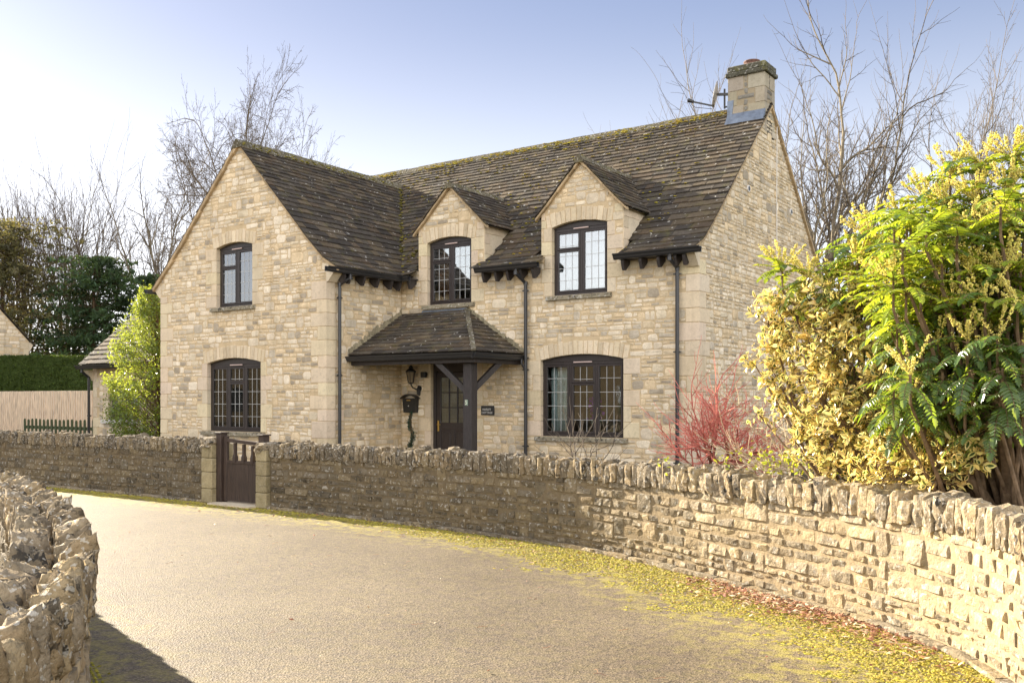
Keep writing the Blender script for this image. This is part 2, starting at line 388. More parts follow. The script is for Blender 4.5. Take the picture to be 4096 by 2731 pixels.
# ================================================================ THE COTTAGE
GZ = 0.12                                  # garden level around the house
XA, XB, YW, YD = -12.0, -6.74, -2.145, 6.84
house = thing('stone_cottage', (-6, 0, GZ), "two storey cream stone cottage with dark stone slate roof, front gable wing and two dormers", 'house')
fY0 = lambda s, z, o: (s, 0-o, z)
fW = lambda s, z, o: (s, YW-o, z)
fWs = lambda s, z, o: (XB+o, s, z)         # wing side facing +x, s=y
fG = lambda s, z, o: (0+o, s, z)           # right gable
fL = lambda s, z, o: (XA-o, -s, z)
fB = lambda s, z, o: (-s, YD+o, z)
PM = [(-.33, 4.17), (.12, 4.40), (.55, 4.77), (3.42, 7.50)]            # main roof profile (y,z)
PMb = [(7.17, 4.17), (6.72, 4.40), (6.29, 4.77), (3.42, 7.50)]
WX = -9.32
PW = [(-6.41, 4.15), (-6.80, 4.38), (-7.25, 4.80), (WX, 6.97)]         # wing right slope (x,z)
PWl = [(-12.27, 4.10), (-11.80, 4.52), (-11.35, 4.93), (WX, 6.97)]
def zprof(p, a):
    q = sorted(p)
    if a <= q[0][0]: return q[0][1]
    for (x, z), (y, w) in zip(q, q[1:]):
        if x <= a <= y: return z+(w-z)*(a-x)/(y-x)
    return q[-1][1]
# openings
o1 = Opening(-3.225, -1.455, .945, 2.37, .10)
o2 = Opening(-2.97, -1.785, 3.572, 4.85, .085)
o3 = Opening(-6.023, -4.88, 3.572, 4.85, .085)
o4 = Opening(-10.36, -8.64, .965, 2.40, .10)
o5 = Opening(-10.05, -8.90, 3.575, 4.83, .085)
od = Opening(-5.93, -4.93, GZ+.03, 2.37, .0)
dorm = [(-3.205, -1.457, 6.06), (-6.26, -4.555, 5.98)]
W = MB()
# main front
strips = []; x = XB
def dtop(s):
    for a, b, za in dorm:
        if a <= s <= b:
            mid = (a+b)/2; return za-.07-(za-.07-5.10)*abs(s-mid)/((b-a)/2)
    return 4.30
strips = []
cur = XB
for a, b, za in sorted(dorm):
    if a > cur: strips.append((cur, a, 4.30, 4.30))
    m_ = (a+b)/2; strips += [(a, m_, 5.10, za-.07), (m_, b, za-.07, 5.10)]; cur = b
strips.append((cur, 0, 4.30, 4.30))
sheet(W, fY0, strips, [o1, o2, o3, od], GZ-.3)
bl = []
SUR = {}
def surround(o, f, vous=True):
    q = MB(); r = jambs(q, f, o, cap=(.233, .322) if o in (o2, o3) else (9, 9))
    if vous: r += voussoirs(q, f, o)
    SUR[id(o)] = q; return r
for o in (o1, o2, o3): bl += surround(o, fY0)
bl += surround(od, fY0, False)
for a, b, za in dorm:       # smooth upper jamb blocks that run up to the dormer eaves
    o = o2 if a > -4 else o3; Q = SUR[id(o)]
    for k in range(2):
        z0 = o.z1+k*.15
        ash(Q, fY0, a, o.a-.12-(.03 if k else 0), z0, z0+.15); ash(Q, fY0, o.b+.12+(.03 if k else 0), b, z0, z0+.15)
    bl += [(a, o.a-.1, o.z1, o.z1+.3), (o.b+.1, b, o.z1, o.z1+.3)]
QS = []
# corner quoins: list of z breaks
def quoins(fa, fb, sa, sb, da, db, z0, z1, Q=None):
    """fa at s=sa growing in direction da; fb likewise; alternating long and short"""
    out = ([], []); z = z0; k = 0; Q = MB(); QS.append(Q)
    while z < z1-.05:
        h = U(.26, .34) if k % 2 else U(.22, .30)
        if z+h > z1-.12: h = z1-z
        la, lb = ((.42, .24) if k % 2 else (.24, .42)); la += U(-.03, .03); lb += U(-.03, .03)
        t = U(.93, 1.10); tt = (t, t*U(.95, 1), t*U(.88, 1)); g = .004; o = .011; c = .008
        ring = []
        for zz, i in ((z+g, c), (z+g+c, 0), (z+h-g-c, 0), (z+h-g, c)):
            ring.append([fa(sa+da*la, zz, -.003), fa(sa+da*la, zz, o-i), None, fb(sb+db*lb, zz, o-i), fb(sb+db*lb, zz, -.003)])
            pa = Vector(fa(sa, zz, o-i)); pb = Vector(fb(sb, zz, o-i)); cor = pa.copy()
            na = Vector(fa(sa, zz, 1))-Vector(fa(sa, zz, 0)); nb = Vector(fb(sb, zz, 1))-Vector(fb(sb, zz, 0))
            cor = Vector(fa(sa, zz, 0))+na*(o-i)+nb*(o-i); ring[-1][2] = tuple(cor)
        P = [p for r in ring for p in r]; F = []
        for r in range(3):
            for q in range(4): F.append((r*5+q, r*5+q+1, r*5+6+q, r*5+5+q))
        F += [(0, 1, 2, 3, 4)[::-1], (15, 16, 17, 18, 19)]
        Q.add(P, F, 0, tt)
        out[0].append((min(sa, sa+da*la)-.006, max(sa, sa+da*la)+.006, z, z+h)); out[1].append((min(sb, sb+db*lb)-.006, max(sb, sb+db*lb)+.006, z, z+h))
        z += h; k += 1
    return out
qa, qg = quoins(fY0, fG, 0, 0, -1, 1, GZ-.1, 4.02)
bl += qa
def freef(lo, hi, bl, top=None, ops=()):
    def fr(a, b):
        iv = [(lo, hi)]
        if top:
            n = 60; iv = []; st = None; zz = a+(b-a)*.75
            for i in range(n*4+1):
                s = lo+(hi-lo)*i/(n*4)
                if top(s) > zz:
                    if st is None: st = s
                    en = s
                elif st is not None: iv.append((st, en)); st = None
            if st is not None: iv.append((st, en))
        for o in ops:
            if b > o.z0+.01 and a < o.z1+o.rise-.0: iv = subtract(iv, o.a, o.b)
        for p, q, c, d in bl:
            if b > c+.02 and a < d-.02: iv = subtract(iv, p, q)
        return [(p, q) for p, q in iv if q-p > .045]
    return fr
masonry(W, fY0, GZ-.05, 5.95, freef(XB+.0, 0, bl, dtop, [o1, o2, o3, od]), hs=(.052, .118), jump=.15)
# wing front
wtop = lambda s: zprof(PW, s) if s > WX else zprof(PWl, s)
br = [XA, -11.8, -11.35, WX, -7.25, -6.80, XB]
sheet(W, fW, [(a, b, wtop(a)-.02, wtop(b)-.02) for a, b in zip(br, br[1:])], [o4, o5], GZ-.3)
bw = surround(o4, fW)+surround(o5, fW)
qw, qs = quoins(fW, fWs, XB, YW, -1, 1, GZ-.1, 3.92)
ql, qll = quoins(fL, fW, -YW, XA, -1, 1, GZ-.1, 3.92)
bw += qw+qll
masonry(W, fW, GZ-.05, 6.9, freef(XA, XB, bw, lambda s: wtop(s)-.02, [o4, o5]), hs=(.052, .118), jump=.15)
# wing side
sheet(W, fWs, [(YW, 0, 4.3, 4.3)], [], GZ-.3)
masonry(W, fWs, GZ-.05, 4.3, freef(YW, 0, qs), hs=(.052, .118), jump=.15)
# right gable
gtop = lambda s: zprof(PM, s) if s < 3.42 else zprof(PMb, s)
br = [0, .12, .55, 3.42, 6.29, 6.72, YD]
sheet(W, fG, [(a, b, gtop(a)-.02, gtop(b)-.02) for a, b in zip(br, br[1:])], [], GZ-.3)
qb, qbb = quoins(fG, fB, YD, 0, -1, 1, GZ-.1, 4.0)
chq = []
masonry(W, fG, GZ-.05, 7.4, freef(0, YD, qg+qb, lambda s: gtop(s)-.02), hs=(.05, .105), jump=.15, o=.010)
# left side and back, plain
W.add([fL(-YD, GZ-.3, 0), fL(-YW, GZ-.3, 0), fL(-YW, 4.4, 0), fL(-YD, 4.4, 0)], [(0, 1, 2, 3)], 1)
br2 = [3.42, 6.29, 6.72, YD]
W.add([(XA, 0, 4.3), (XA, .12, 4.38), (XA, .55, 4.75), (XA, 3.42, 7.48), (XA, 6.29, 4.75), (XA, YD, 4.3)], [(0, 1, 2, 3, 4, 5)], 1)
W.add([fB(0, GZ-.3, 0), fB(12, GZ-.3, 0), fB(12, 4.4, 0), fB(0, 4.4, 0)], [(0, 1, 2, 3)], 1)
# kneelers
for X0, X1, Yc in ((-.22, .012, 0),):
    P = [(X0, .0, 3.98), (X1, 0, 3.98), (X1, 0, 4.17), (X0, 0, 4.17), (X0, -.06, 3.98), (X1, -.06, 3.98), (X1, -.27, 4.17), (X0, -.27, 4.17)]
    QS[0].add([(X0, 0, 3.9), (X1, 0, 3.9), (X1, 0, 4.3), (X0, 0, 4.3), (X0, -.05, 3.9), (X1, -.05, 3.9), (X1, -.24, 4.13), (X0, -.24, 4.13), (X1, -.24, 4.2), (X0, -.24, 4.2)],
          [(0, 1, 5, 4), (4, 5, 6, 7), (7, 6, 8, 9), (9, 8, 2, 3), (1, 2, 8, 6, 5), (0, 4, 7, 9, 3)], 0)
for sx, X in ((1, XB), (-1, XA)):
    P = [(0, 3.9), (.05, 3.9), (.23, 4.09), (.23, 4.13), (.0, 4.28)]
    Y0 = YW-.012; Y1 = YW+.22; n = len(P)
    QS[1 if sx > 0 else 2].add([(X+sx*a, Y0, z) for a, z in P]+[(X+sx*a, Y1, z) for a, z in P], [tuple(range(n)), tuple(range(2*n-1, n-1, -1))]+[(i, (i+1) % n, n+(i+1) % n, n+i) for i in range(n)], 0)
# gutter-high face blocks of the wing corners and dormer cheeks
for a, b, za in dorm:
    for sx, X in ((1, b), (-1, a)):
        P = [(X, 0, 4.25), (X, 0, 5.12), (X, 1.0, 5.12), (X, .1, 4.3)]
        W.add(P, [(0, 1, 2, 3)], 2)
        fc = (lambda X, sx: lambda s, z, o: (X+sx*o, s, z))(X, sx)
        for k in range(4):
            z = 4.30+k*.205; y1 = max(.12, (z-4.30)/.95*.75)
            ash(SUR[id(o2 if a > -4 else o3)], fc, 0, min((.30 if k % 2 else .2), y1+.1), z, z+.205, .008)
        ash(SUR[id(o2 if a > -4 else o3)], fc, .02, .62, 4.92, 5.10, .009)
wallo = W.build('wall', ['stone', 'mortar', 'ashlar'], house)
for q in QS: q.build('corner_quoins', 'ashlar', house)
for q in SUR.values(): q.build('stone_surround', 'ashlar', house)

# ---- roofs
RF = MB()
fm = lambda x, a, z: (x, a, z)
fw_ = lambda x, a, z: (a, x, z)
SM, SMb, SW, SWl = Slope(PM, fm), Slope(PMb, fm), Slope(PW, fw_), Slope(PWl, fw_)
def skipm(s, t):
    a, z, _, _ = SM.at(t)
    for p, q, za in dorm:
        if p-.0 < s < q+.0 and a < .95: return True
    if s < -7.3 and z < wtop(max(s, -11.9))-.35: return True
    return False
def rangem(t):
    return (-12.1, .055)
slates(RF, SM, rangem, skip=skipm, e0=.205, e1=.115)
slates(RF, SMb, lambda t: (-12.1, .055), e0=.30, e1=.28, wr=(.5, .9))
ymeet = lambda z: 3.42-(7.50-z)/.951
def rangew(t):
    a, z, _, _ = SW.at(t); return (YW-.06, max(-.1, ymeet(z))+.12)
slates(RF, SW, rangew, e0=.205, e1=.115)
slates(RF, SWl, lambda t: (YW-.06, max(2, ymeet(SWl.at(t)[1]))+.12), e0=.205, e1=.13)
# decks
def deck(mb, sl, s0, s1, o=-.012, cut=None):
    n = len(sl.p)
    for i in range(n-1):
        t0, t1 = sl.L[i], sl.L[i+1]
        if callable(s1): a, b = s1(sl.p[i][1]), s1(sl.p[i+1][1])
        else: a = b = s1
        mb.add([sl.P(s0, t0+1e-4, o), sl.P(a, t0+1e-4, o), sl.P(b, t1-1e-4, o), sl.P(s0, t1-1e-4, o)], [(0, 1, 2, 3)], 1, (.5, .5, .5))
DK = MB()
edges = [-12.05]+[v for p in sorted(dorm) for v in (p[0], p[1])]+[.04]
for a, b in zip(edges[::2], edges[1::2]): deck(DK, SM, a, b)
for p, q, za in dorm:
    y0 = 1.0; DK.add([(p, y0, zprof(PM, y0)-.02), (q, y0, zprof(PM, y0)-.02), (q, 3.42, 7.48), (p, 3.42, 7.48)], [(0, 1, 2, 3)], 1, (.5, .5, .5))
deck(DK, SMb, -12.05, .04)
deck(DK, SW, YW-.03, lambda z: max(0, ymeet(z))+.2); deck(DK, SWl, YW-.03, lambda z: max(0, ymeet(z))+.2)
RF.v_off = 0
base = len(RF.v); RF.add(DK.v, DK.f, 1, (.5, .5, .5))
# dormer roofs
for a, b, za in dorm:
    mid = (a+b)/2; ex = (b-a)/2+.10; ze = 5.06
    for sx in (1, -1):
        prof = [(mid+sx*ex, ze), (mid+sx*(ex-.25), ze+.24), (mid, za)]
        S = Slope(prof, fw_)
        slates(RF, S, lambda t: (-.09, ymeet(S.at(t)[1])+.1), e0=.125, e1=.105, wr=(.14, .3), th=.018)
        deck(RF, S, -.07, lambda z: ymeet(z)+.15)
roof = RF.build('roof', ['tile', 'tile'], house)
def ridge_part(*a, **k):
    q = MB(); ridge_stones(q, *a, **k); return q.build('ridge', 'ridge', roof)
ridge_part((-12.12, 3.42, 7.535), (-.75, 3.42, 7.535), (0, 1, 0))
ridge_part((WX, YW-.08, 7.0), (WX, ymeet(6.99), 7.0), (1, 0, 0))
for a, b, za in dorm: ridge_part(((a+b)/2, -.1, za+.02), ((a+b)/2, ymeet(za)+.05, za+.02), (1, 0, 0), w=.10, drop=.105, ln=.3)
# verges: mortar bedding under the slates
VG = MB()
def verge(prof, f, w0, w1, th=.045, o=-.01):
    for (a, z), (b, w) in zip(prof, prof[1:]):
        n = max(1, int(math.hypot(b-a, w-z)/.16))
        for i in range(n):
            u0, u1 = i/n, (i+1)/n; p = (a+(b-a)*u0, z+(w-z)*u0+o); q = (a+(b-a)*u1, z+(w-z)*u1+o)
            t1, t2 = th*U(.8, 1.25), U(-.006, .006)
            A = f(w0, *p); B = f(w1+t2, *p); C = f(w1+t2, *q); D = f(w0, *q)
            lo = [(x, y, zz-t1) for x, y, zz in (A, B, C, D)]
            k = U(.75, 1.15); VG.hexa(lo+[A, B, C, D], 0, (k, k, k))
VG = MB(); verge(PM, fm, -.01, .045); verge(PMb, fm, -.01, .06, th=.07)
VG.build('verge', 'verge', roof); VG = MB(); verge(PW, fw_, YW+.01, YW-.05); verge(PWl, fw_, YW+.01, YW-.07, th=.085); VG.build('verge', 'verge', roof)
for a, b, za in dorm:
    VG = MB(); mid = (a+b)/2; ex = (b-a)/2+.10
    for sx in (1, -1): verge([(mid+sx*ex, 5.06), (mid+sx*(ex-.25), 5.30), (mid, za)], fw_, .01, -.07, th=.05)
    VG.build('verge', 'verge', roof)
# moss cushions
MS = MB()
def blob(mb, c, r, t, fl=.55):
    c = Vector(c); P = []; n = 6
    for zz, rr in ((-.2, .9), (.3, 1.0), (.75, .6)):
        for k in range(n):
            a = 2*math.pi*(k+U(-.2, .2))/n; q = rr*U(.75, 1.2); P.append(c+Vector((math.cos(a)*r*q, math.sin(a)*r*q, zz*r*fl)))
    P.append(c+Vector((0, 0, r*fl)))
    F = []
    for l in range(2):
        for k in range(n): F.append((l*n+k, l*n+(k+1) % n, (l+1)*n+(k+1) % n, (l+1)*n+k))
    for k in range(n): F.append((12+k, 12+(k+1) % n, 18))
    mb.add(P, F, 0, t)
for i in range(1900):
    u = R.random()**1.7; t = SM.L[-1]*(1-u); x = U(-11, -.9)
    if noise.noise(Vector((x*1.3, t*2, 0)))+U(-.35, .5) < .12: continue
    t = round(t/.14)*.14; 
    if t > SM.L[-1]-.05: continue
    if skipm(x, t): continue
    k = U(.8, 1.3); blob(MS, SM.P(x, t, .035), U(.014, .036), (k, k*U(.8, 1.05), k*.6))
for i in range(1100):
    x = U(-11, -.85); s = R.choice((-1, -1, 1)); w = U(.0, .15)
    if noise.noise(Vector((x*.9, 5, 0))) < U(-.4, .25): continue
    k = U(.8, 1.3); blob(MS, (x, 3.42+s*w, 7.555-w*.98), U(.02, .05), (k, k*U(.8, 1.05), k*.6))
for i in range(160):
    y = U(YW, 2.5); w = U(0, .15)
    k = U(.4, .8); blob(MS, (WX+w, y, 7.02-w), U(.02, .045), (k, k, k*.8))
for i in range(130):      # valley
    z = U(4.2, 6.8); y = ymeet(z); xx = WX+(6.97-z)/2.17*2.07 if z > 4.8 else -6.8
    k = U(.25, .6); blob(MS, (xx+U(-.05, .05), y+U(-.06, .03), z+.05), U(.02, .05), (k, k, k*.8))
m, nt, N, L, P = mat('roof_moss'); L.new(mix(N, L, 1., (.30, .25, .04), tintn(N), 'MULTIPLY'), P.inputs['Base Color']); P.inputs['Roughness'].default_value = 1; M['roofmoss'] = m
MS.build('moss', 'roofmoss', roof, kind='stuff')

# ---- gutters
def gutter(p, q, out, name='gutter', h=.10, w=.11, parent=house):
    mb = MB(); p = Vector(p); q = Vector(q); o = Vector(out)
    prof = [(-w*.45, 0), (w*.05, -.002), (w*.12, .0), (w*.5, .0)]
    prof = [(0, 0), (w*.55, 0), (w*.72, h*.25), (w*.8, h*.55), (w, h*.82), (w*1.03, h), (w*.95, h), (w*.7, h*.6), (w*.6, h*.2), (.012, .012), (.012, h), (0, h)]
    n = len(prof); P = [p+o*a+Vector((0, 0, z)) for a, z in prof]+[q+o*a+Vector((0, 0, z)) for a, z in prof]
    mb.add(P, [tuple(range(n)), tuple(range(2*n-1, n-1, -1))]+[(i, (i+1) % n, n+(i+1) % n, n+i) for i in range(n)], 0)
    L_ = (q-p).length; d = (q-p)/L_
    k = max(1, int(L_/1.0))
    for i in range(k+1):
        c = p+d*(L_*i/k) if k else p
        c0 = c-d*.012; c1 = c+d*.012; pr = [(0, -.004), (w*.56, -.004), (w*.75, h*.25), (w*.84, h*.55), (w*1.05, h*.82), (w*1.06, h+.004)]
        PP = [c0+o*a+Vector((0, 0, z)) for a, z in pr]+[c1+o*a+Vector((0, 0, z)) for a, z in pr]
        mb.add(PP, [(j, j+1, 7+j, 6+j) for j in range(5)], 0)
    return mb.build(name, 'gutter', parent)
gutter((-1.46, -.27, 4.09), (.16, -.27, 4.09), (0, -1, 0))
gutter((-4.53, -.27, 4.09), (-3.08, -.27, 4.09), (0, -1, 0))
gutter((-6.52, -.27, 4.06), (-6.25, -.27, 4.06), (0, -1, 0))
gutter((-6.50, -2.42, 4.05), (-6.50, -.28, 4.06), (1, 0, 0))
gutter((-12.22, -.5, 4.0), (-12.22, -2.35, 4.0), (-1, 0, 0))
# soffit boards
for a, b in ((-1.44, 0), (-4.5, -3.22), (-6.4, -6.27)): SB = MB(); SB.box(a, b, -.25, -.005, 4.10, 4.125); SB.build('soffit', 'oak', house)
SB = MB(); SB.box(XB+.005, XB+.24, YW+.2, -.26, 4.07, 4.095)
SB.build('soffit', 'oak', house)
def bracket(c, out, along, h=.19, name='eaves_bracket'):
    mb = MB(); c = Vector(c); o = Vector(out); a = Vector(along)*.028
    prof = [(.0, 0), (.24, 0), (.24, -.03), (.06, -h), (.0, -h)]; n = 5
    prof = [(.02, 0), (.26, 0), (.26, -.06), (.21, -h), (.16, -h), (.02, -.07)]; n = 6
    P = [c+o*x+Vector((0, 0, z))-a for x, z in prof]+[c+o*x+Vector((0, 0, z))+a for x, z in prof]
    mb.add(P, [tuple(range(n)), tuple(range(2*n-1, n-1, -1))]+[(i, (i+1) % n, n+(i+1) % n, n+i) for i in range(n)], 0)
    return mb.build(name, 'oak', house)
for x in (-1.339, -.992, -.648, -.335, -.17, -4.405, -4.104, -3.827, -3.531, -3.24, -6.33): bracket((x, 0, 4.10), (0, -1, 0), (1, 0, 0))
for y in (-1.9, -1.75, -1.36, -.96, -.56, -.30): bracket((XB, y, 4.07), (1, 0, 0), (0, 1, 0))
# ---- downpipes
def downpipe(pts, clips, parent=house, r=.034, out=(0, -1, 0)):
    mb = MB(); mb.tube(pts, r, 10)
    for p in pts[1:3]: 
        mb.tube([(p[0], p[1], p[2]-.03), (p[0], p[1], p[2]+.03)], r*1.25, 10)
    x, y = pts[-1][0], pts[-1][1]
    for z in clips:
        mb.tube([(x, y, z-.02), (x, y, z+.02)], r*1.22, 10)
        o = Vector(out); s = Vector((o.y, o.x, 0)); c = Vector((x, y, z))
        mb.bar(c, c-o*.07, .03, .03); mb.bar(c-s*.075, c+s*.075, .012, .02)
    return mb.build('downpipe', 'gutter', parent, smooth=False)
downpipe([(-.40, -.32, 4.09), (-.40, -.32, 4.02), (-.36, -.10, 3.88), (-.36, -.10, 3.8), (-.36, -.10, GZ+.02)], (3.78, 2.45, .55))
downpipe([(-3.58, -.32, 4.09), (-3.58, -.32, 4.02), (-3.50, -.10, 3.84), (-3.50, -.10, 3.76), (-3.50, -.10, GZ+.02)], (3.7, 2.42, 2.2, .75))
downpipe([(-6.44, -1.80, 4.05), (-6.44, -1.80, 3.98), (-6.63, -1.90, 3.86), (-6.63, -1.90, 3.78), (-6.63, -1.90, GZ+.02)], (3.6, 2.1), out=(1, 0, 0))

# ---- windows
def window(op, Y, lights, coated=False, depth=.09, sill=(.10, .10), sillz=.085, parent=house, cols=3, rows=5, sillmat='sill', name='window'):
    x0, x1, z0, z1 = op.a, op.b, op.z0, op.z1; yf = Y+depth; F = MB(); fr = .055; zh = z1-.02
    F.bbox(x0, x0+fr, yf, yf+.07, z0, zh, .004); F.bbox(x1-fr, x1, yf, yf+.07, z0, zh, .004)
    F.bbox(x0+fr, x1-fr, yf, yf+.07, z0, z0+fr, .004); F.bbox(x0+fr, x1-fr, yf, yf+.07, zh-fr*1.2, zh, .004)
    n = 12; w = x1-x0       # arched head board
    for i in range(n):
        a = x0+w*i/n; b = x0+w*(i+1)/n
        F.hexa([(a, yf-.006, zh), (b, yf-.006, zh), (b, yf+.05, zh), (a, yf+.05, zh), (a, yf-.006, op.arc(a)+.02), (b, yf-.006, op.arc(b)+.02), (b, yf+.05, op.arc(b)+.02), (a, yf+.05, op.arc(a)+.02)])
    F.bbox(x0, x1, yf-.014, yf-.006, zh-.01, zh+.012, .002)
    fo = F.build(name, 'frame', parent)
    G = MB(); LD = MB(); CF = MB()
    tot = sum(l[0] for l in lights); x = x0+fr; W_ = (x1-x0-2*fr); za, zb = z0+fr, zh-fr*1.2
    for i, (lw, tr) in enumerate(lights):
        xe = x+W_*lw/tot
        if i < len(lights)-1: F2 = CF; F2.bbox(xe-.025, xe+.025, yf-.004, yf+.066, za, zb, .004)
        a = x+(.025 if i else 0); b = xe-(.025 if i < len(lights)-1 else 0)
        zs = [za, zb] if not tr else [za, zb-(zb-za)*tr, zb]
        for k in range(len(zs)-1):
            p, q = zs[k], zs[k+1]; c = .042; g0, g1, h0, h1 = a+c, b-c, p+c, q-c; y = yf-.010
            CF.bbox(a+.003, g0, y, y+.05, p+.003, q-.003, .004); CF.bbox(g1, b-.003, y, y+.05, p+.003, q-.003, .004)
            CF.bbox(g0, g1, y, y+.05, p+.003, h0, .004); CF.bbox(g0, g1, y, y+.05, h1, q-.003, .004)
            G.box(g0, g1, y+.024, y+.03, h0, h1)
            r = rows if not tr else (1 if k else rows-1)
            for j in range(1, cols): xx = g0+(g1-g0)*j/cols; LD.box(xx-.0038, xx+.0038, y+.019, y+.0235, h0, h1)
            dz = (zb-za)/rows
            if k == 0:
                for j in range(1, rows):
                    zz = za+dz*j
                    if h0+.03 < zz < h1-.02: LD.box(g0, g1, y+.0185, y+.023, zz-.0038, zz+.0038)
            else: LD.box(g0, g1, y+.0185, y+.023, h0+.025, h0+.033)
        x = xe
    CF.build('casement', 'frame', fo)
    G.build('glass', coated or 'glass', fo)
    LD.build('leading', 'leadcame', fo)
    v = MB(); cx = (x0+x1)/2; vw = .16 if w < 1.3 else .2
    v.bbox(cx-vw, cx+vw, yf-.026, yf-.014, zh-.035, zh-.012, .003); v.build('trickle_vent', 'vent', fo)
    S = MB(); zt = z0-.002
    S.add([(x0-sill[0], Y-.075, zt-sillz), (x1+sill[1], Y-.075, zt-sillz), (x1+sill[1], Y-.075, zt-.02), (x0-sill[0], Y-.075, zt-.02),
           (x0-sill[0], Y-.06, zt-.008), (x1+sill[1], Y-.06, zt-.008), (x1+sill[1], Y+depth, zt), (x0-sill[0], Y+depth, zt), (x0-sill[0], Y+depth, zt-sillz), (x1+sill[1], Y+depth, zt-sillz)],
          [(0, 1, 2, 3), (3, 2, 5, 4), (4, 5, 6, 7), (1, 0, 8, 9), (0, 3, 4, 7, 8), (1, 9, 6, 5, 2)])
    S.build('sill', sillmat, fo)
    return fo
window(o1, 0, [(1, 0), (1, .27), (1, 0)])
window(o2, 0, [(1, .30), (1, 0)], coated='glass_coated')
window(o3, 0, [(1, .27), (1, 0)], coated='glass_mid')
window(o4, YW, [(1, 0), (1, .25), (1, 0)], sill=(.14, .14))
window(o5, YW, [(1, .30), (1, 0)], coated='glass_mid', sill=(.14, .10))
# rooms behind the glass
for o, Y in ((o1, 0), (o2, 0), (o3, 0), (o4, YW), (o5, YW)):
    k_ = .12 if o in (o2, o3) else .5; a, b, z0, z1, y0, y1 = o.a-k_, o.b+k_, o.z0-.9, o.z1+.12, Y+.2, Y+2.4
    RM = MB(); RM.add([(a, y0, z0), (b, y0, z0), (b, y1, z0), (a, y1, z0), (a, y0, z1), (b, y0, z1), (b, y1, z1), (a, y1, z1)], [(0, 1, 2, 3), (7, 6, 5, 4), (1, 5, 6, 2), (2, 6, 7, 3), (3, 7, 4, 0)]); RM.build('interior', 'room', house)
def curtain(x0, x1, z0, z1, y, m, name, label, group=None, amp=.03, fold=.09):
    mb = MB(); n = int((x1-x0)/.012); P = []
    for i in range(n+1):
        x = x0+(x1-x0)*i/n; ph = 2*math.pi*(x-x0)/fold
        for z, k in ((z0, 1.1), ((z0+z1)/2, 1), (z1, .7)): P.append((x+.012*math.sin(ph*.5+z), y+amp*k*math.sin(ph+.5*math.sin(x*20)), z))
    mb.add(P, [(3*i+j, 3*i+3+j, 3*i+4+j, 3*i+1+j) for i in range(n) for j in (0, 1)])
    q = MB(); q = mb; r = len(mb.v)
    o = mb.build(name, m, None, smooth=True); o['label'] = label; o['category'] = 'curtain'
    sm = o.modifiers.new('thick', 'SOLIDIFY'); sm.thickness = .004
    return o
curtain(-3.15, -2.76, .93, 2.34, .26, 'curtain_blue', 'curtain', 'pale blue gathered curtain behind left light of the widest ground floor window on the right')
curtain(-10.30, -9.86, .95, 2.36, YW+.26, 'curtain_rust', 'curtain', 'rust brown curtain behind the left light of the ground floor window behind the gate')
curtain(-9.60, -9.42, .95, 2.36, YW+.30, 'curtain_rust', 'curtain', 'narrow brown curtain edge behind the middle light of the gable ground floor window', fold=.07)
curtain(-5.96, -5.62, 3.58, 4.8, .27, 'curtain_rust', 'curtain', 'brown curtain behind left light of the smaller dormer window over the porch')
curtain(-2.93, -1.82, 3.58, 4.83, .24, 'blind', 'net_curtain', 'white net curtain filling the larger right hand dormer window', amp=.012, fold=.12)
curtain(-9.98, -9.62, 3.58, 4.8, YW+.25, 'blind', 'net_curtain', 'white curtain behind left light of the upstairs gable window', amp=.02, fold=.09)
# vase of flowers in the lower window
vs = thing('flower_vase', (-2.20, .34, .96), 'grey urn vase with purple flowers standing behind the lower right window', 'vase')
mb = MB(); prof = [(.045, 0), (.05, .02), (.03, .05), (.07, .14), (.10, .24), (.095, .27), (.11, .29), (.10, .30)]
mb.tube([(-2.2, .34, .96+h) for r_, h in prof], [r_ for r_, h in prof], 14); mb.build('vase', 'china', vs, smooth=True)
mb = MB()
for i in range(150):
    a = U(0, 6.28); r_ = U(0, .2)*R.random()**.4; c = Vector((-2.2+math.cos(a)*r_, .34+math.sin(a)*r_*.6, 1.36+U(-.1, .32))); n = Vector((U(-1, 1), U(-1, 1), U(-1, 1))).normalized(); x = n.orthogonal()*.03; y = n.cross(x)
    mb.add([c-x, c-y, c+x, c+y], [(0, 1, 2, 3)], 0, (U(.7, 1.8), U(.6, 1.2), U(.7, 1.4)))
mb.build('flowers', 'petal', vs)

# ---- door
DR = MB(); yd = .075
DR.bbox(od.a, od.a+.06, yd, yd+.09, od.z0, 2.37); DR.bbox(od.b-.06, od.b, yd, yd+.09, od.z0, 2.37); DR.bbox(od.a+.06, od.b-.06, yd, yd+.09, 2.20, 2.37)
door = DR.build('door_frame', 'frame', house)
DL = MB(); a, b, y = od.a+.065, od.b-.065, yd+.025; z0, z1 = od.z0+.02, 2.19
DL.bbox(a, a+.11, y, y+.045, z0, z1); DL.bbox(b-.11, b, y, y+.045, z0, z1)
for p, q in ((z0, z0+.2), (1.02, 1.16), (z1-.11, z1)): DL.bbox(a+.11, b-.11, y, y+.045, p, q)
DL.box(a+.11, b-.11, y+.018, y+.03, z0+.2, 1.02)
m_ = (a+b)/2; DL.bbox(m_-.045, m_+.045, y+.002, y+.045, z0+.2, 1.02)
for p, q in ((a+.14, m_-.075), (m_+.075, b-.14)): DL.bbox(p, q, y+.006, y+.03, z0+.25, .97, .012)
for k in (1, 2): xx = a+.11+(b-a-.22)*k/3; DL.bbox(xx-.011, xx+.011, y+.006, y+.04, 1.16, z1-.11, .003)
for k in (1, 2): zz = 1.16+(z1-.27-1.0)*k/3; DL.bbox(a+.11, b-.11, y+.008, y+.038, zz-.011, zz+.011, .003)
dl = DL.build('door', 'frame', house)
g = MB(); g.box(a+.11, b-.11, y+.02, y+.026, 1.16, z1-.11); g.build('door_glass', 'glass', dl)
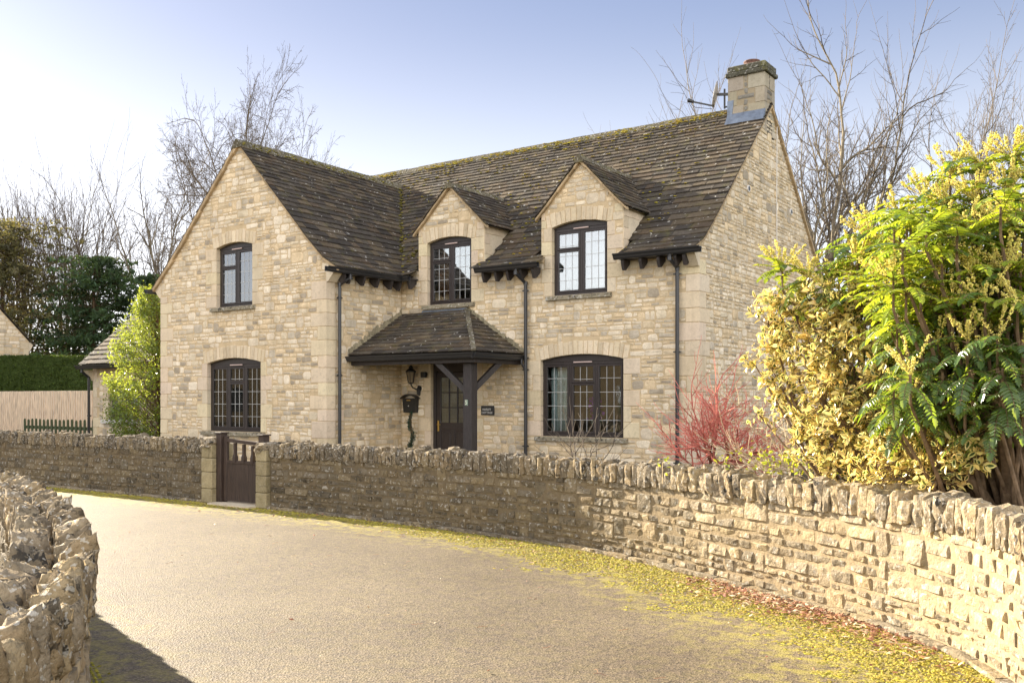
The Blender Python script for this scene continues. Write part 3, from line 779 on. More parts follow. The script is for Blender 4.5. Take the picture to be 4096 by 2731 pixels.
h = MB(); h.bbox(a+.035, a+.075, y-.012, y, .98, 1.20, .004); h.tube([(a+.055, y-.01, 1.12), (a+.055, y-.05, 1.12)], .009, 8); h.tube([(a+.055, y-.05, 1.12), (a+.15, y-.05, 1.118)], [.01, .007], 8); h.build('handle', 'brass', dl)
st = MB(); st.bbox(od.a-.15, od.b+.15, -.35, .07, GZ-.1, GZ+.03, .01); st.build('doorstep', 'ashlar', house)
hb = MB(); hb.box(od.a-.3, od.b+.3, .35, 1.5, 0, .02); hb.add([(od.a-.4, 1.6, 0), (od.b+.4, 1.6, 0), (od.b+.4, 1.6, 2.5), (od.a-.4, 1.6, 2.5)], [(0, 1, 2, 3)]); hb.build('hallway', 'room', house)

# ---- porch
PR = MB(); EX, EY, EZ, TZ, HX = -3.60, -1.58, 2.49, 3.40, -4.98
prof = [(EY, EZ), (0, TZ)]; SP = Slope(prof, fm)
slates(PR, SP, lambda t: (XB, EX+(HX-EX)*t/SP.L[-1]), e0=.155, e1=.12, wr=(.14, .3), th=.02)
prof2 = [(EX, EZ), (HX, TZ)]; SP2 = Slope(prof2, fw_)
slates(PR, SP2, lambda t: (EY+(0-EY)*t/SP2.L[-1], -.0), e0=.155, e1=.12, wr=(.14, .3), th=.02)
PR.add([(XB, EY+.02, EZ-.01), (EX-.02, EY+.02, EZ-.01), (HX, 0, TZ-.02), (XB, 0, TZ-.02)], [(0, 1, 2, 3)], 0, (.4, .4, .4))
PR.add([(EX-.02, EY+.02, EZ-.01), (EX-.02, 0, EZ-.01), (HX, 0, TZ-.02)], [(0, 1, 2)], 0, (.4, .4, .4))
prf = PR.build('porch_roof', 'tile', house)
HP = MB(); A = Vector((EX-.01, EY, EZ+.03)); B = Vector((HX, -.02, TZ+.03)); d = B-A
for i in range(13):
    p = A+d*(i/13); q = A+d*((i+1.08)/13); HP.bar(p, q, .09, .035, 0, (U(.8, 1.2),)*3)
HP.build('hip_tiles', 'ridge', prf)
FL = MB(); FL.hexa([(-6.2, -.02, TZ-.03), (HX+.06, -.02, TZ-.03), (HX+.06, 0, TZ-.03), (-6.2, 0, TZ-.03), (-6.15, -.02, TZ+.07), (HX+.02, -.02, TZ+.07), (HX+.02, 0, TZ+.07), (-6.15, 0, TZ+.07)])
FL.bbox(-6.2, HX+.05, -.10, -.005, TZ-.045, TZ-.02, .004); FL.build('lead_flashing', 'lead', prf)
FT = MB()       # mossy mortar fillets where porch roof meets the walls
def fillet(a, b, n, w=.14):
    a = Vector(a); b = Vector(b); k = 22
    for i in range(k):
        p = a+(b-a)*i/k; q = a+(b-a)*(i+1)/k; t = w*U(.6, 1.15); v = Vector(n)*.012
        FT.add([p, q, q+Vector((0, 0, t))+v*.0, p+Vector((0, 0, w*U(.6, 1.15))), p+v*3, q+v*3, q+Vector((0, 0, t*.8))+v, p+Vector((0, 0, t*.8))+v], [(4, 5, 6, 7), (7, 6, 2, 3)], 0, (U(.7, 1.1),)*3)
fillet((XB+.002, EY, EZ+.02), (XB+.002, 0, TZ+.02), (1, 0, 0)); FT.build('mortar_fillet', 'dirtymortar', prf); FT = MB(); fillet((HX, -.002, TZ), (EX, -.002, EZ+.02), (0, -1, 0), .11)
FT.build('mortar_fillet', 'dirtymortar', prf)
PP = MB(); PP.bbox(-4.025, -3.835, -1.36, -1.17, GZ, 2.30, .008); PP.build('porch_post', 'oak', house)
PB = MB(); PB.bbox(XB, -3.66, -1.49, -1.36, 2.30, 2.44, .006); PB.bbox(-3.79, -3.66, -1.355, 0, 2.30, 2.44, .006)
PB.box(XB, -3.68, -1.35, 0, 2.43, 2.45); PB.build('porch_beam', 'oak', house)
for a, b in (((-4.03, -1.27, 1.80), (-4.60, -1.40, 2.33)), ((-3.90, -1.17, 1.84), (-3.72, -.62, 2.34))):
    q = MB(); q.bar(a, b, .085, .10, up=(0, 0, 1)); q.build('porch_brace', 'oak', house)
gutter((XB, EY+.03, EZ-.115), (EX+.02, EY+.03, EZ-.115), (0, -1, 0), parent=house, h=.10, w=.10)
gutter((EX-.02, EY-.06, EZ-.115), (EX-.02, -.03, EZ-.115), (1, 0, 0), parent=house, h=.10, w=.10)
q = MB(); q.tube([(-3.55, -.16, 2.40), (-3.55, -.16, 2.31), (-3.52, -.12, 2.24), (-3.505, -.1, 2.20)], .022, 8); q.build('porch_drainpipe', 'gutter', house)

# ---- chimney
CHX0, CHX1, CHY0, CHY1 = -.745, .0, 3.10, 3.66
CH = MB()
for f, s0, s1 in ((lambda s, z, o: (s, CHY0-o, z), CHX0, CHX1), (lambda s, z, o: (CHX1+o, s, z), CHY0, CHY1), (lambda s, z, o: (-s, CHY1+o, z), -CHX1, -CHX0), (lambda s, z, o: (CHX0-o, -s, z), -CHY1, -CHY0)):
    zl = 6.8; CH.add([f(s0, zl, 0), f(s1, zl, 0), f(s1, 8.12, 0), f(s0, 8.12, 0)], [(0, 1, 2, 3)], 1)
    zz = 6.9; k = 0; bb = []
    while zz < 8.1:
        hh = min(.30, 8.1-zz); w = (.30 if k % 2 else .16)*(s1-s0)/.745+.02
        for a, b in ((s0-.01, s0+w), (s1-w*1.05, s1+.01)):
            ash(CH, f, a, b, zz, zz+hh, .01, 2); bb.append((a, b, zz, zz+hh))
        zz += hh; k += 1
    masonry(CH, f, 6.9, 8.1, freef(s0, s1, bb), hs=(.08, .14), pal=[(.6, .6, .6), (.45, .45, .46), (.75, .72, .66)])
CH.t = [(t[0]*.60, t[1]*.63, t[2]*.68) for t in CH.t]
ch = CH.build('chimney', ['stone', 'mortar', 'ashlar'], house)
CP = MB()
CP.bbox(CHX0-.05, CHX1+.06, CHY0-.06, CHY1+.06, 8.08, 8.17, .015); CP.bbox(CHX0-.02, CHX1+.035, CHY0-.03, CHY1+.03, 8.172, 8.30, .02)
CP.build('chimney_cap', 'cap', ch)
PO = MB(); cx_, cy_ = -.36, 3.38
PO.tube([(cx_, cy_, 8.29), (cx_, cy_, 8.33), (cx_, cy_, 8.37), (cx_, cy_, 8.41), (cx_, cy_, 8.425)], [.16, .165, .15, .17, .165], 16); PO.build('chimney_pot', 'terracotta', ch)
FLC = MB()
FLC.hexa([(CHX0-.03, CHY0-.14, 7.12), (CHX1+.02, CHY0-.14, 7.12), (CHX1+.02, CHY0, 7.24), (CHX0-.03, CHY0, 7.24), (CHX0-.01, CHY0-.026, 7.34), (CHX1+.024, CHY0-.026, 7.34), (CHX1+.024, CHY0, 7.36), (CHX0-.01, CHY0, 7.36)])
FLC.hexa([(CHX0-.02, CHY0-.022, 7.2), (CHX0+.07, CHY0-.022, 7.2), (CHX0+.07, CHY0, 7.2), (CHX0-.02, CHY0, 7.2), (CHX0-.016, CHY0-.02, 7.62), (CHX0+.12, CHY0-.02, 7.62), (CHX0+.12, CHY0, 7.62), (CHX0-.016, CHY0, 7.62)])
FLC.build('lead_flashing', 'lead', ch)
q = MB()
cab = [(.02, 3.72, 7.28), (.03, 3.74, 7.22), (.03, 3.73, 6.9)]
z = 6.9
while z > .8: z -= .5; cab.append((.03, 3.72+.006*math.sin(z*7), z))
q.tube(cab, .008, 5); q.build('aerial_cable', 'white', house)
for y, z in ((2.217, 5.613), (4.62, 5.562)):
    q = MB(); q.tube([(.0, y, z), (.03, y, z)], .065, 16); vv = q.build('wall_vent', 'white', house)
    q = MB(); q.tube([(.025, y, z), (.034, y, z)], .045, 14); q.build('vent_grille', 'black', vv)
# satellite dish
ds = thing('satellite_dish', (-.80, 3.30, 7.75), 'grey oval satellite dish on arm left of the chimney stack', 'satellite dish')
q = MB(); c = Vector((-1.08, 3.22, 7.86)); n = Vector((-.93, -.30, .20)).normalized(); ux = n.cross(Vector((0, 0, 1))).normalized(); uy = ux.cross(n)
P = [c-n*.05]; F = []
for r_, dd in ((.5, -.035), (1, 0)):
    for k in range(24): a = 2*math.pi*k/24; P.append(c+ux*math.cos(a)*.22*r_+uy*math.sin(a)*.27*r_+n*dd)
for k in range(24): F += [(0, 1+k, 1+(k+1) % 24), (1+k, 25+k, 25+(k+1) % 24, 1+(k+1) % 24)]
q.add(P, F); qo = q.build('dish', 'dishm', ds, smooth=True); mo = qo.modifiers.new('t', 'SOLIDIFY'); mo.thickness = .006
q = MB(); e = c+n*.42-uy*.20; q.bar(c-uy*.24-n*.03, e, .025, .03); q.bar(c-n*.05, (-.745, 3.3, 7.82), .04, .05); q.bar((-.90, 3.28, 7.55), (-.90, 3.28, 7.95), .03, .03); q.bar((-.9, 3.28, 7.58), (-.745, 3.3, 7.58), .025, .03); q.build('mounting_arm', 'black', ds)
q = MB(); q.tube([e-n*.02, e+n*.10+uy*.02], [.03, .045], 10); q.tube([e+n*.05, e+n*.02-Vector((0, 0, .07)), e-n*.06-Vector((0, 0, .11)), c-uy*.3], .006, 5); q.build('receiver', 'black', ds)

# ---- things fixed by the door
lt = thing('wall_lantern', (-6.22, -.02, 1.83), 'old hexagonal black lantern on a scrolled bracket under the porch roof', 'lantern')
lc = Vector((-6.30, -.20, 1.98))
q = MB(); q.tube([lc+Vector((0, 0, .0)), lc+Vector((0, 0, .22))], [.055, .095], 6, 0, cap=False); q.build('lantern_glass', 'lampglass', lt)
q = MB()
for k in range(6):
    a = 2*math.pi*k/6; d0 = Vector((math.cos(a), math.sin(a), 0)); q.bar(lc+d0*.057, lc+Vector((0, 0, .22))+d0*.097, .012, .012)
q.tube([lc+Vector((0, 0, .215)), lc+Vector((0, 0, .235)), lc+Vector((0, 0, .30)), lc+Vector((0, 0, .32)), lc+Vector((0, 0, .36))], [.11, .11, .04, .045, .008], 6)
q.tube([lc-Vector((0, 0, .03)), lc], [.03, .06], 6); q.build('lantern_frame', 'black', lt)
q = MB(); q.tube([lc-Vector((0, 0, .03)), lc+Vector((.02, .03, -.10)), lc+Vector((.05, .12, -.14)), lc+Vector((.07, .19, -.08))], .014, 8); q.tube([(-6.22, -.012, 1.86), (-6.22, 0, 1.86)], .055, 10)
q.tube([(-6.23, -.0, 1.72), (-6.23, -.03, 1.74), (-6.23, -.04, 1.84), (-6.23, -.02, 1.92)], [.02, .04, .045, .02], 8); q.build('lantern_bracket', 'black', lt)
sl_ = thing('security_light', (-6.02, -.03, 2.12), 'small black floodlight high on the wall beside the door', 'floodlight')
q = MB(); q.bbox(-6.10, -5.98, -.14, -.05, 2.08, 2.20, .012); q.build('lamp_head', 'black', sl_); q = MB(); q.bar((-6.03, -.1, 2.12), (-6.03, 0, 2.16), .04, .05); q.build('bracket', 'black', sl_)
mbx = thing('letterbox', (-6.42, -.01, 1.36), 'black wall letterbox with curved lid and small yellow plate beside the door', 'letterbox')
X0, X1, Yb = -6.60, -6.24, -.12
q = MB(); q.hexa([(X0+.025, Yb, 1.36), (X1-.025, Yb, 1.36), (X1-.025, -.012, 1.36), (X0+.025, -.012, 1.36), (X0, Yb-.01, 1.66), (X1, Yb-.01, 1.66), (X1, -.012, 1.66), (X0, -.012, 1.66)]); q.build('box', 'black', mbx)
q = MB(); n = 14; P = []
for i in range(n+1):
    u = i/n; x = X0-.04+(X1-X0+.08)*u; zz = 1.655+.085*math.sin(math.pi*u)**.8*(1) - .0*abs(u-.5)
    P += [(x, Yb-.04, zz-.012), (x, -.012, zz-.012), (x, -.012, zz+.006), (x, Yb-.04, zz+.006)]
q.add(P, [(4*i+j, 4*i+4+j, 4*i+4+(j+1) % 4, 4*i+(j+1) % 4) for i in range(n) for j in range(4)]+[(0, 1, 2, 3), (4*n+3, 4*n+2, 4*n+1, 4*n)])
q.build('lid', 'black', mbx)
q = MB(); q.bbox(-6.475, -6.375, Yb-.018, Yb-.010, 1.605, 1.627, .002); q.build('name_plate', 'brass', mbx)
q = MB(); q.tube([(-6.425, Yb-.008, 1.50), (-6.425, Yb-.016, 1.50)], .012, 10); q.build('lock', 'white', mbx)
def text_mesh(txt, size, loc, m, parent, name='lettering', ext=.002, sx=1.0):
    cu = bpy.data.curves.new(name, 'FONT'); cu.body = txt; cu.size = size; cu.align_x = 'CENTER'; cu.align_y = 'CENTER'; cu.extrude = ext; cu.offset = size*.012; cu.space_line = .95; cu.space_character = 1.12
    to = bpy.data.objects.new(name, cu); COL.objects.link(to); bpy.context.view_layer.update()
    me = bpy.data.meshes.new_from_object(to.evaluated_get(bpy.context.evaluated_depsgraph_get())); bpy.data.objects.remove(to)
    off = root_of(parent).location
    for v in me.vertices:
        x, y, z = v.co; v.co = (loc[0]+x*sx-off.x, loc[1]-z-off.y, loc[2]+y-off.z)
    me.materials.clear(); me.materials.append(M[m]); o = bpy.data.objects.new(name, me); COL.objects.link(o); o.parent = parent; return o
sg = thing('name_sign', (-4.455, -.02, 1.33), 'black rectangular sign reading HARLEY COTTAGE on the wall right of the porch post', 'sign')
q = MB(); q.bbox(-4.615, -4.295, -.035, -.012, 1.325, 1.512, .006); q.build('sign_board', 'signblack', sg)
text_mesh("HARLEY", .060, (-4.470, -.036, 1.437), 'signwhite', sg, sx=.88); text_mesh("COTTAGE", .060, (-4.462, -.036, 1.373), 'signwhite', sg, sx=.88)
sn = thing('house_number', (-3.937, -1.365, 1.53), 'small green tile with a cream number 5 on the porch post', 'number plate')
q = MB(); q.bbox(-3.972, -3.902, -1.374, -1.362, 1.525, 1.63, .004); q.build('number_tile', 'tilegreen', sn)
q = MB()
for a in ((-3.968, -3.906, 1.529, 1.5325), (-3.968, -3.906, 1.6225, 1.626), (-3.968, -3.9645, 1.5325, 1.6225), (-3.9095, -3.906, 1.5325, 1.6225)): q.box(a[0], a[1], -1.376, -1.374, a[2], a[3])
q.build('tile_border', 'cream', sn)
text_mesh("5", .105, (-3.937, -1.376, 1.578), 'cream', sn, 'numeral', sx=.85)
# ================================================================ GROUND
def ground_mat():
    m, nt, N, L, P = mat('gritty_tarmac'); co = coords(N, L)
    a = nz(N, L, co, 95, 3, .8); b = nz(N, L, co, .55, 4, .6); v = N.new("ShaderNodeTexVoronoi"); v.inputs['Scale'].default_value = 75; L.new(co, v.inputs['Vector'])
    bw = N.new("ShaderNodeRGBToBW"); L.new(v.outputs['Color'], bw.inputs[0])
    c = mix(N, L, ramp(N, L, b, [(.35, 0), (.68, 1)]), (.19, .152, .105), (.128, .098, .066))
    c = mix(N, L, ramp(N, L, bw.outputs[0], [(.2, 0), (.85, .75)]), mix(N, L, 1., c, (.50, .48, .45), 'MULTIPLY'), mix(N, L, 1., c, (1.75, 1.68, 1.5), 'MULTIPLY'))
    c = mix(N, L, ramp(N, L, a, [(.4, .5), (.62, 0)]), c, mix(N, L, 1., c, (.45, .43, .4), 'MULTIPLY'))
    ys = nz(N, L, co, 7, 5, .75); t = tintn(N); sp = N.new("ShaderNodeSeparateColor"); L.new(t, sp.inputs[0])
    f = math_(N, L, 'MULTIPLY', ramp(N, L, ys, [(.44, 0), (.58, 1)]), sp.outputs[0])
    c = mix(N, L, f, c, (.42, .36, .05)); L.new(c, P.inputs['Base Color']); P.inputs['Roughness'].default_value = .68; P.inputs['Specular IOR Level'].default_value = .45
    h = math_(N, L, 'ADD', v.outputs['Distance'], a); bump(N, L, P, h, .55, .008); return m
M['tarmac'] = ground_mat()
M['soil'] = stone_mat('garden_soil_and_grass', (.10, .085, .045), .7, bs=1, sc1=6, moss=.4)
M['grass'] = stone_mat('rough_grass', (.075, .09, .028), .6, bs=1, sc1=8)
BASE = [(-30, -5.5), (-16, -5.42), (-10.3, -5.42), (-6.95, -5.40), (-4.9, -5.42), (-3, -5.48), (-1.5, -5.60), (-.1, -5.76), (.75, -5.90), (1.6, -6.12), (2.36, -6.42), (3.27, -6.87), (4.41, -7.48), (5.27, -8.10), (5.78, -8.72), (6.08, -9.45), (6.25, -10.3), (6.35, -12)]
NEAR = [(-30, -7.9), (-10, -9.1), (-5, -9.85), (-3.3, -10.2), (-1.94, -10.60), (-.74, -10.98), (.12, -11.30), (.89, -11.62), (1.57, -11.92), (2.15, -12.22), (2.65, -12.49), (3.06, -12.74), (3.48, -13.02), (3.78, -13.26), (4.02, -13.50), (4.20, -13.78), (4.33, -14.15), (4.42, -14.7), (4.45, -16), (4.45, -18)]
class Path:
    def __init__(s, pts):       # Catmull-Rom resampled
        q = []
        for i in range(len(pts)-1):
            p0 = pts[max(i-1, 0)]; p1 = pts[i]; p2 = pts[i+1]; p3 = pts[min(i+2, len(pts)-1)]
            d = math.dist(p1, p2)
            m1 = [(p2[k]-p0[k])/max(1e-6, math.dist(p0, p2))*d for k in (0, 1)]; m2 = [(p3[k]-p1[k])/max(1e-6, math.dist(p1, p3))*d for k in (0, 1)]
            for j in range(8):
                u = j/8; a = 2*u**3-3*u*u+1; b = u**3-2*u*u+u; c = -2*u**3+3*u*u; e = u**3-u*u
                q.append(tuple(a*p1[k]+b*m1[k]+c*p2[k]+e*m2[k] for k in (0, 1)))
        q.append(pts[-1]); s.p = q; s.L = [0]
        for a, b in zip(q, q[1:]): s.L.append(s.L[-1]+math.dist(a, b))
    def at(s, t):
        import bisect
        i = min(max(bisect.bisect_right(s.L, t)-1, 0), len(s.p)-2); u = (t-s.L[i])/(s.L[i+1]-s.L[i]); a, b = s.p[i], s.p[i+1]
        d = Vector((b[0]-a[0], b[1]-a[1])).normalized()
        # blend direction for smooth normals
        j = min(i+1, len(s.p)-2); d2 = Vector((s.p[j+1][0]-s.p[j][0], s.p[j+1][1]-s.p[j][1])).normalized(); d = (d*(1-u)+d2*u).normalized()
        return Vector((a[0]+(b[0]-a[0])*u, a[1]+(b[1]-a[1])*u)), Vector((d.y, -d.x))
    def sx(s, x):   # arc length where x is reached
        for i, (a, b) in enumerate(zip(s.p, s.p[1:])):
            if a[0] <= x <= b[0]: return s.L[i]+(s.L[i+1]-s.L[i])*(x-a[0])/(b[0]-a[0]+1e-9)
        return s.L[-1]
    def dist(s, x, y):
        best = 1e9
        for a, b in zip(s.p[::2], s.p[2::2]):
            dx, dy = b[0]-a[0], b[1]-a[1]; u = max(0, min(1, ((x-a[0])*dx+(y-a[1])*dy)/(dx*dx+dy*dy+1e-9))); d = math.hypot(x-a[0]-dx*u, y-a[1]-dy*u)
            if d < best: best = d
        return best
GP, NP = Path(BASE), Path([(x-.05, y-.07) for x, y in NEAR])
# the lane: a grid sheet carrying how much moss has settled
mb = MB(); st = .3; xs = [-30+st*i for i in range(int(46/st))]; ys = [-24+st*i for i in range(int(19.3/st)+1)]
nx, ny = len(xs), len(ys); idx = {}
for j, y in enumerate(ys):
    for i, x in enumerate(xs): mb.v.append((x, y, 0.012*noise.noise(Vector((x*.3, y*.3, 0)))*.0))
for j in range(ny-1):
    for i in range(nx-1):
        x, y = xs[i]+st/2, ys[j]+st/2
        d = GP.dist(x, y); d2 = NP.dist(x, y)
        wd = 1.3+.7*max(0, min(1, (x-1)/4)); f = max(0, 1-d/wd)*1.1; f = max(f, .55*max(0, 1-d2/.8)); f = max(f, .07)
        mb.f.append((j*nx+i, j*nx+i+1, (j+1)*nx+i+1, (j+1)*nx+i)); mb.m.append(0); mb.t.append((f, f, f))
lane = mb.build('lane', 'tarmac'); lane['kind'] = 'structure'
gr = MB(); gr.add([(-400, -400, -.05), (400, -400, -.05), (400, 400, -.05), (-400, 400, -.05)], [(0, 1, 2, 3)]); g_ = gr.build('ground', 'grass'); g_['kind'] = 'structure'
# garden bed behind the wall
mb = MB(); k = 60; t0 = GP.sx(-29.9); t1 = GP.L[-1]; top = []; 
for i in range(k+1):
    p, n = GP.at(t0+(t1-t0)*i/k); p = p-n*.25; mb.v.append((p.x, p.y, GZ-.02)); mb.v.append((p.x+(0 if p.x < 3 else (p.x-3)*5), 40, GZ-.02))
for i in range(k): mb.f.append((2*i, 2*i+2, 2*i+3, 2*i+1)); mb.m.append(0); mb.t.append((1, 1, 1))
q = mb.build('garden', 'soil'); q['kind'] = 'structure'
# path inside the gate
mb = MB(); mb.box(-5.75, -4.75, -5.62, -2.2, -.02, .025); mb.box(-6.6, -4.7, -2.2, -.35, -.0, GZ+.004); q = mb.build('path', 'ashlar'); q['kind'] = 'structure'

# moss cushions along the wall foot
M['moss'] = stone_mat('yellow_green_moss', (.42, .375, .065), .75, bs=1, sc1=30, bd=.01)
mb = MB(); cell = .019
def moss_at(x, y, d, wd):
    n = noise.fractal(Vector((x*1.1, y*1.1, 1)), 1.0, 2, 4)*.5+.5*noise.noise(Vector((x*7, y*7, 2)))+.3*noise.noise(Vector((x*23, y*23, 2)))
    return n+1.6*(1-d/wd)-.40
t = GP.sx(-11)
while t < GP.L[-1]-1.3:
    p, n = GP.at(t); x0 = p.x; wd = (.70 if x0 < -2 else .70+.8*min(1, (x0+2)/4)); big = 1 if x0 > -3 else 1.5
    c = cell*big; s = .0
    while s < wd*1.5:
        q = p+n*(s+.02+U(-.7, .7)*c)+Vector((n.y, -n.x))*U(-.8, .8)*c; m_ = moss_at(q.x, q.y, s, wd)
        if m_ > .18 and R.random() < .95:
            a = U(0, 1.57); h = U(.004, .013)*min(1, m_+.2); r_ = c*U(.45, 1.15); P = [(q.x+math.cos(a+k*1.571)*r_*U(.7, 1.2), q.y+math.sin(a+k*1.571)*r_*U(.7, 1.2), .001) for k in range(4)]+[(q.x+U(-.3, .3)*r_, q.y+U(-.3, .3)*r_, h)]
            k_ = U(.55, 1.25); mb.add(P, [(0, 1, 4), (1, 2, 4), (2, 3, 4), (3, 0, 4)], 0, (k_, k_*U(.85, 1.05), k_*U(.6, 1.4)))
        s += c*1.5
    t += c*1.5
t = NP.sx(1.0)
while t < NP.L[-1]-2.2:
    p, n = NP.at(t); s = .0
    while s < .5:
        q = p-n*(s+.02); m_ = moss_at(q.x, q.y, s, .35)
        if m_ > .35:
            a = U(0, 1.57); r_ = cell*U(.5, .9); P = [(q.x+math.cos(a+k*1.571)*r_, q.y+math.sin(a+k*1.571)*r_, .001) for k in range(4)]+[(q.x, q.y, U(.004, .012))]
            k_ = U(.5, 1.1); mb.add(P, [(0, 1, 4), (1, 2, 4), (2, 3, 4), (3, 0, 4)], 0, (k_, k_, k_))
        s += cell*1.5
    t += cell*1.5
q = mb.build('moss', 'moss'); q['kind'] = 'stuff'
# dry leaves and twigs swept against the wall
m, nt, N, L, P = mat('dry_litter'); L.new(tintn(N), P.inputs['Base Color']); P.inputs['Roughness'].default_value = .7; M['litter'] = m
mb = MB(); 
def litter(x, y, sc=1):
    k = R.choice([(.42, .22, .10), (.30, .12, .06), (.55, .40, .22), (.22, .08, .05), (.60, .50, .33), (.35, .16, .09)])
    if R.random() < .45:
        a = U(0, 3.14); l = U(.04, .13)*sc; z = U(.006, .02); mb.tube([(x, y, z), (x+math.cos(a)*l*.5, y+math.sin(a)*l*.5, z+U(0, .012)), (x+math.cos(a+.2)*l, y+math.sin(a+.2)*l, z+U(-.003, .01))], .0022*sc, 3, 0, k)
    else:
        a = U(0, 6.28); l = U(.014, .034)*sc; w = l*U(.35, .6); z = U(.006, .022); d = Vector((math.cos(a), math.sin(a), U(-.3, .3))); e = Vector((-math.sin(a), math.cos(a), U(-.5, .5)))
        c = Vector((x, y, z+.006)); mb.add([c-d*l, c+e*w-Vector((0, 0, .003)), c+d*l, c-e*w+Vector((0, 0, .004)), c+Vector((0, 0, U(.001, .006)))], [(0, 1, 4), (1, 2, 4), (2, 3, 4), (3, 0, 4)], 0, k)
for i in range(1500):
    x = R.triangular(3.0, 5.7, 3.9); t = GP.sx(x); p, n = GP.at(t); s = abs(R.gauss(.14, .16)); q = p+n*(s+.04); litter(q.x, q.y)
for i in range(420):
    x = U(-6, 5.8); t = GP.sx(x); p, n = GP.at(t); q = p+n*(abs(R.gauss(0, .45))+.04); litter(q.x, q.y, .8)
for i in range(120): litter(U(-6, 6), U(-11, -7), .7)
q = mb.build('leaf_litter', 'litter'); q['kind'] = 'stuff'

# ================================================================ GARDEN WALLS
WP = [(1, 1, 1), (.9, .9, .88), (1.15, 1.12, 1.05), (.8, .78, .75), (1.05, .98, .85), (.7, .7, .7), (1.2, 1.15, 1.0)]
def rough_stone(mb, mapf, s0, s1, z0, z1, o, tint, m, rough):
    X_ = mapf(s0, z0, 0)[0]; k_ = .70+.85*max(0, min(1, (X_-.5+1.5*noise.noise(Vector((s0*.8, z0*2, 0))))/3.5)); tint = tuple(t*k_ for t in tint)  # stone tint: staining and shade painted in at left, sunlight at right
    w, h = s1-s0, z1-z0; nx = max(2, min(6, round(w/.045))); nz_ = max(2, min(5, round(h/.038))); P = []; F = []
    sd = Vector((U(-50, 50), U(-50, 50), U(-50, 50))); tilt = U(-.012, .012); tx = U(-.012, .012)
    nx += 2; nz_ += 2; ed = .007; us = [0]+[ed/w+(1-2*ed/w)*i/(nx-2) for i in range(nx-1)]+[1]; vs_ = [0]+[ed/h+(1-2*ed/h)*j/(nz_-2) for j in range(nz_-1)]+[1]
    for j in range(nz_+1):
        for i in range(nx+1):
            u, v = us[i], vs_[j]; eu = min(u, 1-u)*w; ev = min(v, 1-v)*h
            e = min(1, min(eu, ev)/.02)
            x = s0+w*u; z = z0+h*v; n = noise.noise(Vector((x*9, z*11, 0))+sd)+.7*noise.noise(Vector((x*26, z*30, 5))+sd)
            c = (abs(u-.5)*2)**6*(abs(v-.5)*2)**6
            if e < .001: oo = -.012; x += noise.noise(sd+Vector((z*14, u*5, 0)))*.007*(1 if True else 0); z += noise.noise(sd+Vector((x*14, v*5, 3)))*.006
            else: oo = o*(.72+.28*e)+n*rough+tilt*(v-.5)*2+tx*(u-.5)*2-c*o*.6
            P.append(mapf(x, z, oo))
    for j in range(nz_):
        for i in range(nx): a = j*(nx+1)+i; F.append((a, a+1, a+nx+2, a+nx+1))
    mb.add(P, F, m, tint)
    # rim from the face edge back to the bed
def rock(mb, c, ax, ay, az, n=(3, 2, 3), rough=.22, tint=(1, 1, 1), m=0, rnd=.35):
    """a lump of stone: a subdivided box pushed towards an ellipsoid and roughened"""
    nx, ny, nz_ = n; ids = {}; P = []; sd = Vector((U(-90, 90), U(-90, 90), U(-90, 90))); sk = U(-.25, .25); F = []
    def vid(i, j, k):
        if (i, j, k) in ids: return ids[(i, j, k)]
        q = Vector((2*i/nx-1, 2*j/ny-1, 2*k/nz_-1)); s = q.normalized()*max(abs(q.x), abs(q.y), abs(q.z))
        q2 = q*(1-rnd)+s*rnd*1.25; nn = noise.noise(q2*1.3+sd)*rough+noise.noise(q2*3.1+sd)*rough*.6+(noise.noise(q2*6.5+sd)*rough*.4 if nx > 3 else 0)
        q2 = q2*(1+nn); q2.x += sk*q2.z*.4
        P.append(Vector(c)+ax*q2.x+ay*q2.y+az*q2.z); ids[(i, j, k)] = len(P)-1; return len(P)-1
    for k, mxs in ((0, 0), (nz_, 1)):
        for i in range(nx):
            for j in range(ny): f = [vid(i, j, k), vid(i+1, j, k), vid(i+1, j+1, k), vid(i, j+1, k)]; F.append(tuple(f if mxs else f[::-1]))
    for j, mxs in ((0, 1), (ny, 0)):
        for i in range(nx):
            for k in range(nz_): f = [vid(i, j, k), vid(i+1, j, k), vid(i+1, j, k+1), vid(i, j, k+1)]; F.append(tuple(f if mxs else f[::-1]))
    for i, mxs in ((0, 0), (nx, 1)):
        for j in range(ny):
            for k in range(nz_): f = [vid(i, j, k), vid(i, j+1, k), vid(i, j+1, k+1), vid(i, j, k+1)]; F.append(tuple(f if mxs else f[::-1]))
    mb.add(P, F, m, tint)
